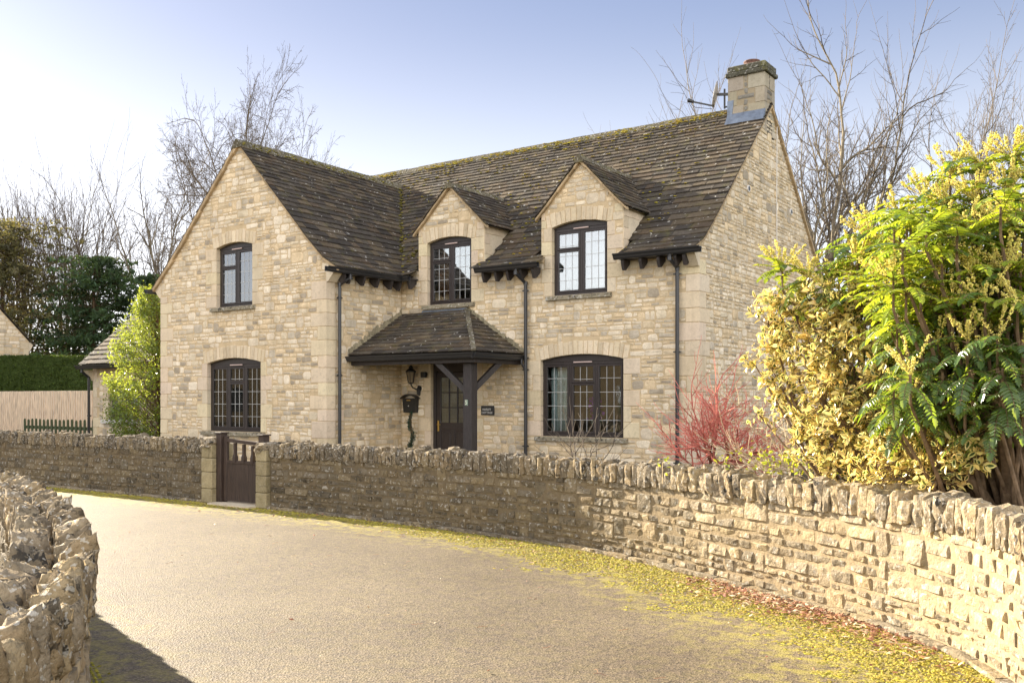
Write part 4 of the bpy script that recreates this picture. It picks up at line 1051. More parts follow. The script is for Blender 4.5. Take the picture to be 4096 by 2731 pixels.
def wall_run(name, path, t0, t1, label, H=.80, thick=.31, side=1, both=False, coarse_to=None, cp=(.075, .125), cph=.20, group=None, loc=None, fine=False, batter=.0, rowstones=True, lean=.2):
    p, n = path.at((t0+t1)/2)
    root = thing(name, (p.x, p.y, 0), label, 'stone wall', group)
    def mf(s, z, o):
        p, n = path.at(s); n = n*side; q = p+n*(o+ (H-z)*batter); return (q.x, q.y, z)
    def mb_(s, z, o):
        p, n = path.at(s); n = n*side; q = p-n*(thick+o); return (q.x, q.y, z)
    W = MB(); k = max(4, int((t1-t0)/.25))
    for i in range(k):
        a, b = t0+(t1-t0)*i/k, t0+(t1-t0)*(i+1)/k; zt = H+.05
        kk = .75+.9*max(0, min(1, (mf(a, 0, 0)[0]-.5)/3.5)); W.add([mf(a, -.05, 0), mf(b, -.05, 0), mf(b, zt, 0), mf(a, zt, 0)], [(0, 1, 2, 3)], 1, (kk, kk, kk))  # mortar tint carries the same painted shade and sunlight along x
        W.add([mb_(b, -.05, 0), mb_(a, -.05, 0), mb_(a, zt, 0), mb_(b, zt, 0)], [(0, 1, 2, 3)], 1)
        W.add([mf(a, zt, 0), mf(b, zt, 0), mb_(b, zt, 0), mb_(a, zt, 0)], [(0, 1, 2, 3)], 1)
    for a, r in ((t0, 1), (t1, 0)):
        f = [mf(a, -.05, 0), mb_(a, -.05, 0), mb_(a, H+.05, 0), mf(a, H+.05, 0)]; W.add(f, [(3, 2, 1, 0)], 1)
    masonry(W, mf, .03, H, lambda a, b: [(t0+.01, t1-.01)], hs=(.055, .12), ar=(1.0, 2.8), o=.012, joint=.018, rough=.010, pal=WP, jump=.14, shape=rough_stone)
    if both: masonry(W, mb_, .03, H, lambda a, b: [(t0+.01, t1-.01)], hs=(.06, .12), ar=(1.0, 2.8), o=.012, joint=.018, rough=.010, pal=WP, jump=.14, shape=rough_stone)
    # irregular footing stones
    t = t0
    while t < t1:
        l = U(.15, .4); p, n = path.at(t+l/2); n = n*side; d = Vector((-n.y, n.x)); c = p+n*.035
        rock(W, (c.x, c.y, .012), Vector((d.x, d.y, 0))*l*.52, Vector((n.x, n.y, 0))*U(.03, .055), Vector((0, 0, U(.02, .035))), (4, 2, 2), .25, R.choice(WP), 0); t += l
    W.build('wall_face', ['wallstone', 'wallmortar'], root)
    C = MB(); t = t0
    while t < t1-.03:      # front row and back row of upright stones
        w = U(*cp)
        for row in (0, 1):
            ww = w*U(.8, 1.0); p, n = path.at(t+w/2+(w*.3 if row else 0)); n = n*side; d = Vector((-n.y, n.x)); big = U(.8, 1.15)*cph
            if row == 0: c = p+n*(.028-thick*.24+U(-.012, .012)); hz = big
            else: c = p-n*(thick*.78+U(-.02, .02)); hz = big*U(.85, 1.1)
            kc = .74+.42*max(0, min(1, c.x/4)) if not fine else 1; ln = U(-.2, .2) if not fine else lean*U(.5, 1.5)*(1 if row else -1); up = Vector((d.x*ln*.6, d.y*ln*.6, 1)).normalized()  # coping tint likewise: shade painted in towards the left, light towards the right
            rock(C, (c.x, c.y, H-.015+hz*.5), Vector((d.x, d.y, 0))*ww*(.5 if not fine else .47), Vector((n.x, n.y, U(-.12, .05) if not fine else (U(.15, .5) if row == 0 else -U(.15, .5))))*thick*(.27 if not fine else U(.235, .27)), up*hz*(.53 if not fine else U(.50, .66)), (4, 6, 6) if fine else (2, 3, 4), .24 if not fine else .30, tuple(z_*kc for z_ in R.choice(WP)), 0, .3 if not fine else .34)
        t += w
    # mortar bedding between the two rows
    for i in range(k):
        a, b = t0+(t1-t0)*i/k, t0+(t1-t0)*(i+1)/k
        pa, na = path.at(a); pb, nb = path.at(b); na = na*side; nb = nb*side; q = lambda p, n, o, z: ((p-n*o).x, (p-n*o).y, z)
        C.add([q(pa, na, .02, H-.02), q(pb, nb, .02, H-.02), q(pb, nb, .06, H+.085), q(pa, na, .06, H+.085), q(pb, nb, thick-.05, H+.085), q(pa, na, thick-.05, H+.085), q(pb, nb, thick, H-.02), q(pa, na, thick, H-.02)], [(0, 1, 2, 3), (3, 2, 4, 5), (5, 4, 6, 7)], 1)
    C.build('coping', ['coping', 'wallmortar'], root, smooth=fine)
    return root
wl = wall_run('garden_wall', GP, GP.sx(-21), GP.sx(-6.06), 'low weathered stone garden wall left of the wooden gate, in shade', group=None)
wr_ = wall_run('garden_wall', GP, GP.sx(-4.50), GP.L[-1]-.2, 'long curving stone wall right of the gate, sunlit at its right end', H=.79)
def pier(x0, x1, root, h=.96):
    Y = -5.50; q = MB(); z = 0
    while z < h-.02:
        hh = U(.20, .28); hh = min(hh, h-z); q.bbox(x0+U(-.004, .004), x1+U(-.004, .004), Y+U(-.004, .004), Y+.42, z+.001, z+hh-.004, .010, 0, (U(.8, 1.05),)*3); z += hh
    rock(q, ((x0+x1)/2, Y+.16, h+.03), Vector(((x1-x0)*.48, 0, 0)), Vector((0, .19, 0)), Vector((0, 0, .075)), (4, 4, 4), .3, (1, 1, 1), 1)
    q.build('gate_pier', [stone_mat('stained_pier_stone', (.40, .335, .20), .8, lich_dark=.25, lich_white=.1, moss=.25, bs=.4, sc1=5), 'coping'], root)
pier(-6.06, -5.80, wl, .93); pier(-4.76, -4.52, wr_, .88)
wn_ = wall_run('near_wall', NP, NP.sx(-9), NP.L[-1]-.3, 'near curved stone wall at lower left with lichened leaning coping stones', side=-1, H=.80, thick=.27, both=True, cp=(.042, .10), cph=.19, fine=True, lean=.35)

# gate
gt = thing('wooden_gate', (-5.25, -5.40, 0), 'dark brown wooden garden gate with three balusters, hung between stone piers', 'gate')
Yg = -5.36
def post(x0, x1, h):
    q = MB(); q.bbox(x0, x1, Yg-.06, Yg+.07, 0, h, .006); q.bbox(x0-.02, x1+.02, Yg-.08, Yg+.09, h+.001, h+.022, .005); q.build('gate_post', 'gatewood', gt)
post(-5.795, -5.675, 1.10); post(-4.79, -4.68, 1.085)
q = MB(); q.bbox(-5.665, -5.58, Yg-.02, Yg+.03, .045, 1.06, .006); q.build('stile', 'gatewood', gt); q = MB(); q.bbox(-4.87, -4.80, Yg-.02, Yg+.03, .045, .96, .006); q.build('stile', 'gatewood', gt)
q = MB(); q.bar((-5.58, Yg, 1.00), (-4.80, Yg, .955), .065, .05); q.build('top_rail', 'gatewood', gt)
for x in (-5.40, -5.19, -4.98):
    q = MB(); zt = 1.0-.058*(x+5.58)/.78-.03; q.tube([(x, Yg, .66), (x, Yg, .74), (x, Yg, .79), (x, Yg, zt)], [.046, .044, .030, .030], 4); q.build('baluster', 'gatewood', gt)
q = MB(); q.bbox(-5.58, -4.87, Yg-.022, Yg+.022, .635, .685, .004); q.build('middle_rail', 'gatewood', gt)
q = MB(); 
for i in range(7): a = -5.58+.71*i/7; q.bbox(a+.0015, a+.71/7-.0015, Yg-.014, Yg+.012, .05, .635, .004)
q.build('boards', 'gatewood', gt)

# ================================================================ OUTBUILDING, NEIGHBOUR, FENCES, HEDGE
ob = thing('lean_to_extension', (-14.4, 0, GZ), 'low single storey stone extension with slate roof, left of the gable wing', 'outbuilding')
OY = -.90; OX0, OX1 = -16.80, -12.0
fo = lambda s, z, o: (s, OY-o, z)
oo = Opening(-16.08, -14.72, 1.11, 2.12, .0)
W2 = MB(); sheet(W2, fo, [(OX0, OX1, 2.5, 2.5)], [oo], GZ-.2)
bz = [(oo.a-.25, oo.b+.25, oo.z0-.1, oo.z1+.25)]
masonry(W2, fo, GZ, 2.45, freef(OX0+.3, OX1, bz, None, [oo]), hs=(.07, .14))
for i in range(9): ash(W2, fo, OX0, OX0+(.32 if i % 2 else .2), GZ+i*.26, GZ+i*.26+.26, .01, 2)
for i in range(4): ash(W2, fo, oo.a-.22, oo.a, oo.z0+i*.25, oo.z0+i*.25+.25, .012, 2, -.1); ash(W2, fo, oo.b, oo.b+.22, oo.z0+i*.25, oo.z0+i*.25+.25, .012, 2, -.1)
W2.add([(OX0, OY, 2.5), (OX0, OY+4.0, 2.5), (OX0, OY+4.0, GZ-.2), (OX0, OY, GZ-.2)], [(0, 1, 2, 3)], 1); W2.add([(OX0, OY, 2.5), (OX0, OY+2.0, 4.4), (OX0, OY+4.0, 2.5)], [(0, 1, 2)], 1)
W2.add([(OX0, OY+4, GZ-.2), (OX0, OY+4, 2.5), (OX1, OY+4, 2.5), (OX1, OY+4, GZ-.2)], [(0, 1, 2, 3)], 1)
W2.build('wall', ['stone', 'mortar', 'ashlar'], ob)
RO = MB(); So = Slope([(OY-.30, 2.53), (OY+2.0, 4.55)], fm); slates(RO, So, lambda t: (OX0-.18, OX1), e0=.2, e1=.15)
So2 = Slope([(OY+4.3, 2.53), (OY+2.0, 4.55)], fm); slates(RO, So2, lambda t: (OX0-.18, OX1), e0=.3, e1=.3, wr=(.5, .9)); deck(RO, So, OX0-.15, OX1); deck(RO, So2, OX0-.15, OX1)
rfo = RO.build('roof', ['tile', 'tile'], ob)
q = MB(); ridge_stones(q, (OX0-.18, OY+2, 4.59), (OX1, OY+2, 4.59), (0, 1, 0)); q.build('ridge', 'ridge', rfo)
gutter((OX0-.25, OY-.26, 2.42), (OX1, OY-.26, 2.42), (0, -1, 0), parent=ob)
downpipe([(OX0-.02, OY-.30, 2.42), (OX0-.02, OY-.30, 2.36), (OX0-.03, OY-.10, 2.2), (OX0-.03, OY-.10, 2.15), (OX0-.03, OY-.10, GZ)], (1.2,), parent=ob)
q = MB(); q.hexa([(OX0-.02, OY-.02, 2.12), (OX0+.02, OY-.02, 2.12), (OX0+.02, OY+.02, 2.12), (OX0-.02, OY+.02, 2.12), (OX0-.2, OY-.2, 2.40), (OX0+.02, OY-.2, 2.40), (OX0+.02, OY+.02, 2.40), (OX0-.2, OY+.02, 2.40)]); q.build('kneeler', 'ashlar', ob)
wo = window(oo, OY, [(1, 0), (1, 0)], parent=ob, sill=(.26, .26), sillz=.10, sillmat='render', rows=4)
q = MB(); a, b, z0, z1, y0, y1 = oo.a-.3, oo.b+.3, oo.z0-.6, 2.35, OY+.2, OY+2
q.add([(a, y0, z0), (b, y0, z0), (b, y1, z0), (a, y1, z0), (a, y0, z1), (b, y0, z1), (b, y1, z1), (a, y1, z1)], [(0, 1, 2, 3), (7, 6, 5, 4), (1, 5, 6, 2), (2, 6, 7, 3), (3, 7, 4, 0)]); q.build('interior', 'room', ob)
curtain(oo.a+.1, oo.a+.62, 1.12, 2.1, OY+.24, 'blind', 'net_curtain', 'white curtain behind left light of the low extension window', amp=.02)

NX, NY = -31.2, 4.97         # right corner of the neighbour's gable, which faces +x
nb = thing('neighbouring_house', (NX, NY, 0), "neighbour's cream stone gable end at the far left beyond the fence", 'house')
F3 = Vector((-math.sin(TH), math.cos(TH), 0)); R3 = Vector((math.cos(TH), math.sin(TH), 0))
def fn(s, z, o): return (NX+o, NY+s, z)
ntop = lambda s: 3.95+min(-s, 9+s)*1.05
W3 = MB(); sheet(W3, fn, [(-9, -4.5, 3.95, 8.68), (-4.5, 0, 8.68, 3.95)], [], -.1)
qq = []
for i in range(14): ash(W3, fn, -(.36 if i % 2 else .22), 0, i*.28, i*.28+.28, .012, 2); qq.append((-(.36 if i % 2 else .22), 0, i*.28, i*.28+.28))
masonry(W3, fn, 0, 8.5, freef(-9, 0, qq, ntop), hs=(.10, .18), ar=(1.2, 3))
W3.hexa([(NX-.3, NY, 3.55), (NX, NY, 3.55), (NX, NY+.03, 3.55), (NX-.3, NY+.03, 3.55), (NX-.3, NY, 3.92), (NX+.01, NY, 3.92), (NX+.01, NY+.2, 3.86), (NX-.3, NY+.2, 3.86)], 2)
W3.build('wall', ['stone', 'mortar', 'ashlar'], nb)
RN = MB(); S3 = Slope([(NY+.25, 3.74), (NY-4.5, 8.74)], fm); slates(RN, S3, lambda t: (NX-9, NX+.07), e0=.3, e1=.2, wr=(.3, .5)); deck(RN, S3, NX-9, NX+.05)
S4 = Slope([(NY-9.25, 3.74), (NY-4.5, 8.74)], fm); slates(RN, S4, lambda t: (NX-9, NX+.07), e0=.3, e1=.3, wr=(.5, .9)); deck(RN, S4, NX-9, NX+.05)
RN.build('roof', ['tile', 'tile'], nb)
lamp2 = thing('garden_lantern', (NX+.3, NY-.1, 1.9), 'small dark lantern on the corner of the far left gable, above the fence', 'lantern')
q = MB(); lx, ly, lz = NX+.35, NY+.05, 2.0; q.tube([(lx, ly, lz), (lx, ly, lz+.2)], [.06, .1], 6); q.tube([(lx, ly, lz+.2), (lx, ly, lz+.32)], [.15, .02], 6); q.bar((lx, ly, lz+.34), (NX, ly-.1, lz+.34), .03, .03); q.build('lantern_frame', 'black', lamp2)
q = MB(); q.box(lx+.06, lx+.10, ly-.1, ly+.0, lz+.04, lz+.14); q.build('lantern_glass', 'white', lamp2)

# board fence
fe = thing('board_fence', (-22, 1.2, 0), 'new pale timber feather-edge board fence between the far gable and the extension', 'fence')
q = MB(); x = -31.0; Yf = 1.0
while x < -17.0:
    w = .125; k = U(.72, 1.15); q.hexa([(x, Yf, .1), (x+w, Yf-.004, .1), (x+w, Yf+.02, .1), (x, Yf+.012, .1), (x, Yf-.014, 1.89+U(-.01, .01)), (x+w, Yf-.004, 1.89), (x+w, Yf+.02, 1.89), (x, Yf+.012, 1.89)], 0, (k, k*U(.96, 1.02), k*U(.92, 1.02))); q.box(x-.010, x+.018, Yf-.034, Yf-.006, .1, 1.885, 0, (k*.55,)*3); x += w+.006
q.build('boards', 'fence', fe)
q = MB(); q.box(-31, -17, Yf+.03, Yf+.08, .5, .58); q.box(-31, -17, Yf+.03, Yf+.08, 1.5, 1.58); q.build('rails', 'fence', fe)
pk = thing('picket_fence', (-19.5, -.3, 0), 'low dark mossy picket fence in front of the pale board fence', 'fence')
q = MB(); q.box(-21.0, -17.0, -.52, -.48, .78, .87); q.box(-21.0, -17.0, -.52, -.48, .35, .43); q.build('rails', 'picket', pk)
x = -21.0
while x < -17.0:
    p_ = MB(); w = .085; h = 1.02+U(-.01, .02); p_.hexa([(x, -.55, .12), (x+w, -.55, .12), (x+w, -.525, .12), (x, -.525, .12), (x, -.55, h), (x+w, -.55, h), (x+w, -.525, h), (x, -.525, h)]); p_.hexa([(x, -.55, h), (x+w, -.55, h), (x+w, -.525, h), (x, -.525, h), (x+.025, -.55, h+.04), (x+w-.025, -.55, h+.04), (x+w-.025, -.525, h+.04), (x+.025, -.525, h+.04)]); p_.build('picket', 'picket', pk); x += .21
# dark gate panel behind the back corner of the cottage
bk = thing('side_gate', (.6, 7.4, 0), 'dark timber side panel just beyond the back corner of the cottage', 'gate')
q = MB()
for i in range(9): q.bbox(.02+i*.15, .02+i*.15+.146, 7.3, 7.33, .1, 2.0, .004)
q.build('boards', 'gatewood', bk)

# house across the lane, behind the viewer, which the windows mirror
ac = thing('house_across_the_lane', (-18, -25, 0), 'brown stone house across the lane behind the viewpoint, mirrored in the ground floor windows', 'house')
fa_ = lambda s, z, o: (s, -24+o, z); W5 = MB(); q = MB()
for a, b in ((-40, -27), (-25.5, -11)):
    m_ = (a+b)/2; op_ = [Opening(a+2, a+3.8, .9, 2.2, 0), Opening(b-3.8, b-2, .9, 2.2, 0)]
    sheet(W5, fa_, [(a, b, 4.4, 4.4)], op_, 0, 0); W5.add([(a, -24, 0), (a, -31, 0), (a, -31, 4.4), (a, -27.5, 7.2), (a, -24, 4.4)], [(0, 1, 2, 3, 4)], 0, (.6, .6, .6)); W5.add([(b, -24, 0), (b, -31, 0), (b, -31, 4.4), (b, -27.5, 7.2), (b, -24, 4.4)], [(4, 3, 2, 1, 0)], 0, (.6, .6, .6))
    for o in op_: q = MB(); q.box(o.a, o.b, -24.15, -24.1, o.z0, o.z1); q.build('window', 'black', ac)
    S_ = Slope([(-23.7, 4.2), (-27.5, 7.3)], fm); 
    if m_ < -26: RA = MB()
    slates(RA, S_, lambda t: (a-.2, b+.2), e0=.35, e1=.3, wr=(.5, .9)); S_ = Slope([(-31.3, 4.2), (-27.5, 7.3)], fm); slates(RA, S_, lambda t: (a-.2, b+.2), e0=.4, e1=.4, wr=(.5, .9))
W5.t = [(.5, .42, .32)]*len(W5.t)
W5.build('wall', ['stone', 'mortar'], ac); RA.build('roof', ['tile'], ac)
# ================================================================ VEGETATION
def leafmat(name, col, trans=.45, rough=.45, tcol=None, spec=.5):
    m, nt, N, L, P = mat(name); out = N["Material Output"]
    c = mix(N, L, 1., col, tintn(N), 'MULTIPLY'); L.new(c, P.inputs['Base Color']); P.inputs['Roughness'].default_value = rough; P.inputs['Specular IOR Level'].default_value = spec
    t = N.new("ShaderNodeBsdfTranslucent"); L.new(mix(N, L, 1., tcol or col, tintn(N), 'MULTIPLY'), t.inputs[0])
    mx = N.new("ShaderNodeMixShader"); mx.inputs[0].default_value = trans; L.new(P.outputs[0], mx.inputs[1]); L.new(t.outputs[0], mx.inputs[2]); L.new(mx.outputs[0], out.inputs[0]); M[name] = m
leafmat('mahonia_leaf', (.07, .125, .04), .42, .30, (.30, .40, .03), .6)
leafmat('mahonia_young_leaf', (.28, .36, .05), .5, .4, (.48, .54, .03))
leafmat('mahonia_flower', (.86, .80, .25), .35, .6, (.88, .82, .2), .2)
leafmat('cream_leaf_margin', (.86, .70, .26), .4, .3, (.88, .70, .24), .5)
leafmat('green_leaf_centre', (.05, .085, .02), .35, .3, (.12, .16, .015), .6)
leafmat('small_glossy_leaf', (.10, .15, .035), .42, .20, (.40, .46, .05), .8)
leafmat('hedge_leaf', (.055, .085, .018), .25, .6, (.12, .17, .02), .2)
leafmat('conifer_leaf', (.055, .095, .045), .35, .65, (.14, .19, .05), .2)
leafmat('brown_conifer_leaf', (.11, .105, .055), .35, .65, (.24, .21, .07), .2)
leafmat('ivy_leaf', (.012, .045, .025), .1, .4, (.02, .06, .03), .5)
leafmat('lime_leaf', (.30, .34, .03), .5, .4, (.5, .5, .04), .4)
def bark(name, col, k=.4):
    m, nt, N, L, P = mat(name); co = coords(N, L); n = nz(N, L, co, 14, 4, .7)
    c = mix(N, L, ramp(N, L, n, [(.3, 0), (.7, 1)]), tuple(x*(1-k) for x in col), tuple(x*(1+k) for x in col)); c = mix(N, L, 1., c, tintn(N), 'MULTIPLY')
    L.new(c, P.inputs['Base Color']); P.inputs['Roughness'].default_value = .85; P.inputs['Specular IOR Level'].default_value = .2; bump(N, L, P, n, .6, .01); M[name] = m
bark('grey_bark', (.17, .14, .105)); bark('pale_bark', (.22, .185, .13)); bark('brown_bark', (.13, .085, .05)); bark('red_twig', (.62, .20, .15), .3); bark('maple_bark', (.22, .08, .05)); bark('pale_twig', (.50, .40, .26), .25); bark('far_twig', (.13, .105, .08)); bark('shrub_bark', (.17, .115, .07), .5)

def rv(s=1): return Vector((R.gauss(0, s), R.gauss(0, s), R.gauss(0, s)))
def branch(T, Cn, p, d, ln, r, lev, P_):
    """grow one limb as a tapering bent tube, then its side shoots"""
    n = max(2, min(7, int(ln/P_['seg'])+1)); pts = [p.copy()]; rad = [r]; dd = d.normalized(); st_ = ln/n
    for i in range(n):
        dd = (dd+rv(P_['wob'])*(1 if lev else .5)+Vector((0, 0, P_['up'] if lev < P_['droop'] else P_['dn']))).normalized()
        p = p+dd*st_; pts.append(p.copy()); rad.append(max(P_['rmin'], r*(1-(i+1)/n*(1-P_['tap']))))
    tgt = T if r > P_['split'] else Cn
    tgt.tube(pts, rad, 7 if r > .08 else (5 if r > .03 else 3), 0, (U(.8, 1.2),)*3, cap=False)
    if lev >= P_['max']: return
    nc = P_['kids'][lev]; k = U(0, 6.28)
    for j in range(nc):
        u = P_['from'][lev]+(1-P_['from'][lev])*(j+U(.2, .9))/nc; u = min(u, .99); i = min(int(u*n), n-1); f = u*n-i
        q = pts[i].lerp(pts[i+1], f); base = (pts[i+1]-pts[i]).normalized(); k += 2.4+U(-.5, .5)
        x = base.orthogonal().normalized(); y = base.cross(x); a = D2R(P_['ang'][lev])*U(.7, 1.25)
        nd = base*math.cos(a)+(x*math.cos(k)+y*math.sin(k))*math.sin(a)
        branch(T, Cn, q, nd, ln*P_['len'][lev]*U(.75, 1.2)*(1-.35*u if lev else 1), max(P_['rmin'], min(rad[i]*.75, r*P_['rr'])), lev+1, P_)
    # leader keeps going
    if lev < P_['max']: branch(T, Cn, pts[-1], dd, ln*P_['lead'], rad[-1], lev+1, P_)
DEF = dict(seg=.5, wob=.10, up=.05, dn=-.02, droop=9, tap=.55, rmin=.007, split=.035, max=5, kids=[5, 4, 4, 4, 3], ang=[35, 40, 42, 45, 45], len=[.75, .65, .6, .55, .5], rr=.62, lead=.6)
DEF['from'] = [.35, .25, .2, .2, .2]
def bare_tree(base, h, r, label, w=2.5, stems=1, dirs=None, twig='far_twig', bk='grey_bark', name='bare_tree', first=.34, group=None, shift=(0, 0), **kw):
    R.seed(sum(ord(c)*(i+1) for i, c in enumerate(label))); P_ = dict(DEF); P_.update(kw); root = thing(name, base, label, 'tree', group); T = MB(); Cn = MB(); b = Vector(base)-Vector((0, 0, .1))
    for s in range(stems):
        d = Vector(dirs[s]) if dirs else Vector((U(-.05, .05), U(-.05, .05), 1))
        branch(T, Cn, b, d, h*first*U(.92, 1.08), r*(1 if s == 0 else .8), 0, P_)
    vs = T.v+Cn.v; mz = sorted(v[2] for v in vs)[int(len(vs)*.998)]; top = [v for v in vs if v[2] > b.z+.4*(mz-b.z)]
    cx = sum(v[0] for v in top)/len(top)-b.x; cy = sum(v[1] for v in top)/len(top)-b.y; H_ = mz-b.z
    rr = sorted(math.hypot(v[0]-b.x-cx*(v[2]-b.z)/H_, v[1]-b.y-cy*(v[2]-b.z)/H_) for v in top)[int(len(top)*.96)]; kz = (h-b.z)/H_; kr = max(.62, w/rr)
    for m_ in (T, Cn):       # bring the crown to the height and spread of the real tree
        for i, v in enumerate(m_.v):
            u = (v[2]-b.z)/H_; k = 1+(kr-1)*min(1, max(0, u/.35)); m_.v[i] = (b.x+(v[0]-b.x-cx*u)*k+shift[0]*u, b.y+(v[1]-b.y-cy*u)*k+shift[1]*u, b.z+(v[2]-b.z)*kz)
    T.build('trunk', bk, root); Cn.build('crown', twig, root); return root
bare_tree((-22.8, 8.4, 0), 14.7, .12, 'broad fan shaped bare tree rising behind the gable wing of the cottage', w=3.7, shift=(.9, .6), first=.42, **{'from': [.28, .2, .2, .2, .2]}, kids=[18, 8, 6, 4, 3], ang=[60, 48, 42, 42, 40], len=[.62, .62, .60, .55, .5], up=.03, droop=2, dn=-.01, rmin=.005, rr=.42, seg=.35, wob=.15, lead=.45)
bare_tree((-34.4, 12.8, 0), 14.6, .20, 'slender bare tree with forked pale trunk standing beyond the dark hedge', w=1.9, first=.42, kids=[5, 5, 4, 4, 3], ang=[30, 34, 40, 42, 40], up=.06, bk='pale_bark', rmin=.006, rr=.5, wob=.14)
bare_tree((-38.6, 11.3, 0), 14.8, .14, 'tall upright bare tree with several thin stems above the brown conifer', w=2.1, stems=4, dirs=[(-.12, -.08, 1), (.12, .1, 1), (.02, .04, 1), (-.2, -.16, 1)], first=.5, kids=[6, 5, 4, 3], ang=[26, 32, 38, 38], up=.06, max=4, bk='pale_bark', rmin=.006, rr=.5, wob=.13)
bare_tree((-41.0, 9.6, 0), 13.4, .14, 'leftmost bare tree, cut by the left edge of the picture', w=2.0, stems=3, dirs=[(-.1, -.08, 1), (.12, .1, 1), (.22, .18, 1)], first=.5, kids=[6, 5, 4, 3], ang=[26, 32, 38, 38], up=.06, max=4, bk='pale_bark', rmin=.006, rr=.5, wob=.13)
bare_tree((-3.5, 17.1, 0), 15.2, .24, 'large many-stemmed bare tree behind the right gable of the cottage', w=3.1, stems=1, dirs=[(0, 0, 1)], first=.46, kids=[8, 5, 5, 4, 3], ang=[34, 38, 40, 42, 44], len=[.66, .60, .6, .55, .5], up=.04, rmin=.0055, rr=.52, seg=.45, wob=.13, bk='pale_bark', lead=.75, shift=(.35, .2), **{'from': [.72, .25, .2, .2, .2]})
bare_tree((.3, 27.9, 0), 15.9, .15, 'fine twigged bare tree at the far right, above the yellow flowering shrub', w=3.4, first=.40, kids=[7, 5, 5, 4, 3], ang=[42, 38, 40, 42, 40], up=.07, rmin=.006, rr=.5, wob=.13)
bare_tree((-7.5, 19.2, 0), 15.7, .15, 'thin upright bare tree directly left of the chimney stack', w=.95, first=.52, kids=[7, 5, 4, 3], ang=[24, 36, 42, 40], max=4, up=.05, rmin=.006, bk='pale_bark', rr=.5)
bare_tree((-7.2, 21.9, 0), 16.4, .08, 'slim bare tree top showing just behind the chimney pot', w=.55, first=.54, kids=[6, 4, 3], ang=[22, 36, 42], max=3, up=.05, rmin=.006, bk='pale_bark', rr=.5)
bare_tree((-10.4, 17.1, 0), 12.5, .10, 'bare twig tops poking above the middle of the main roof ridge', w=.9, first=.5, kids=[8, 5, 4, 3], ang=[26, 38, 42, 40], max=4, rmin=.006, rr=.5)
R.seed(11)
def foliage(mb, pts, size, tint=None, m=0, asp=.5, droop=0, up=.0):
    for c in pts:
        s = size*U(.6, 1.25); d = (rv(1)+Vector((0, 0, up-droop))).normalized(); w = d.orthogonal().normalized()
        w = (w*math.cos(U(0, 3.14))+d.cross(w)*math.sin(U(0, 3.14))).normalized()*s*asp; d = d*s; n = d.cross(w).normalized()*s*.12
        k = tint() if tint else U(.6, 1.4); t = (k, k*U(.92, 1.05), k*U(.7, 1.2)) if not isinstance(k, tuple) else k
        mb.add([c-d, c+w+n, c+d, c-w+n], [(0, 1, 2, 3)] if R.random() < .0 else [(0, 1, 2), (0, 2, 3)], m, t)
# conifers and evergreen shrubs at the left
def conifer(base, h, r, label, mt, n=5200, size=.16, seed=0, conic=.75, name='conifer', lo=.05, rag=.5):
    root = thing(name, base, label, 'tree'); b = Vector(base); T = MB(); T.tube([b, b+Vector((0, 0, h*.5)), b+Vector((0, 0, h*.93))], [.16, .10, .03], 6); T.build('trunk', 'brown_bark', root)
    C = MB(); sprays = []
    for i in range(int(n/38)):
        u = U(lo, 1)**.9; a = U(0, 6.28); rr = r*(1-conic*u)*(1+rag*noise.noise(Vector((math.cos(a)*1.5, math.sin(a)*1.5, u*7+seed))))*U(.55, 1.05)
        q = b+Vector((math.cos(a)*rr, math.sin(a)*rr, h*u)); o = b+Vector((0, 0, h*u+rr*.1)); 
        C.tube([o, (o+q)/2+Vector((0, 0, .1)), q], [.014, .010, .004], 3, 1, cap=False)
        k = U(.55, 1.5); pts = []
        for j in range(38):
            t = 1-R.random()**1.6*.75; w = .28*(1.1-t)+.12; c = o.lerp(q, t)+Vector((U(-1, 1)*w, U(-1, 1)*w, U(-1, .6)*w*.8)); pts.append(c)
        foliage(C, pts, size, lambda: k*U(.6, 1.4), 0, .32, droop=.4)
    C.build('crown', [mt, 'brown_bark'], root); return root
conifer((-38.2, 7.4, 0), 9.8, 5.0, 'big ragged brownish conifer at the far left behind the gable end', 'brown_conifer_leaf', n=20000, size=.13, conic=.45, rag=1.0)
conifer((-33.6, 9.2, 0), 8.0, 3.3, 'dark blue-green drooping evergreen behind the middle of the hedge', 'conifer_leaf', n=15000, size=.14, conic=.45, seed=3, rag=.6)
conifer((-30.6, 10.6, 0), 7.0, 2.2, 'dark evergreen rising behind the leafy bush beside the gable wing', 'conifer_leaf', n=9000, size=.15, conic=.5, seed=8)
conifer((-28.2, 12.0, 0), 8.6, 1.9, 'narrow dark conifer tip close to the left eave of the gable wing', 'conifer_leaf', n=6000, size=.14, conic=.85, seed=12)
conifer((-44.5, 5.6, 0), 8.2, 3.2, 'dull green conifer at the left edge behind the neighbouring gable', 'brown_conifer_leaf', n=8000, size=.17, conic=.5, seed=15, rag=.8)
# clipped hedge
hd = thing('clipped_hedge', (-26, 3.6, 0), 'tall clipped dark green hedge with a flat top behind the pale fence', 'hedge')
q = MB(); A = Vector((-29.6, 1.2+.0, 0)); B = Vector((-22.5, 6.2, 0)); dv = (B-A).normalized(); nv = Vector((dv.y, -dv.x, 0)); Lh = (B-A).length
q.hexa([A-nv*.05, B-nv*.05, B-nv*1.3, A-nv*1.3]+[p+Vector((0, 0, 3.16)) for p in (A-nv*.05, B-nv*.05, B-nv*1.3, A-nv*1.3)]); q.build('inner_mass', 'hedge_leaf', hd)
q = MB(); pts = []
for i in range(15000):
    s = U(0, Lh); z = U(0.8, 3.2); bm = .05*noise.noise(Vector((s*1.2, z*1.2, 0))); pts.append(A+dv*s+nv*(U(-.06, .04)+bm)+Vector((0, 0, z)))
for i in range(5000): pts.append(A+dv*U(0, Lh)-nv*U(0, 1.3)+Vector((0, 0, 3.18+U(-.04, .05))))
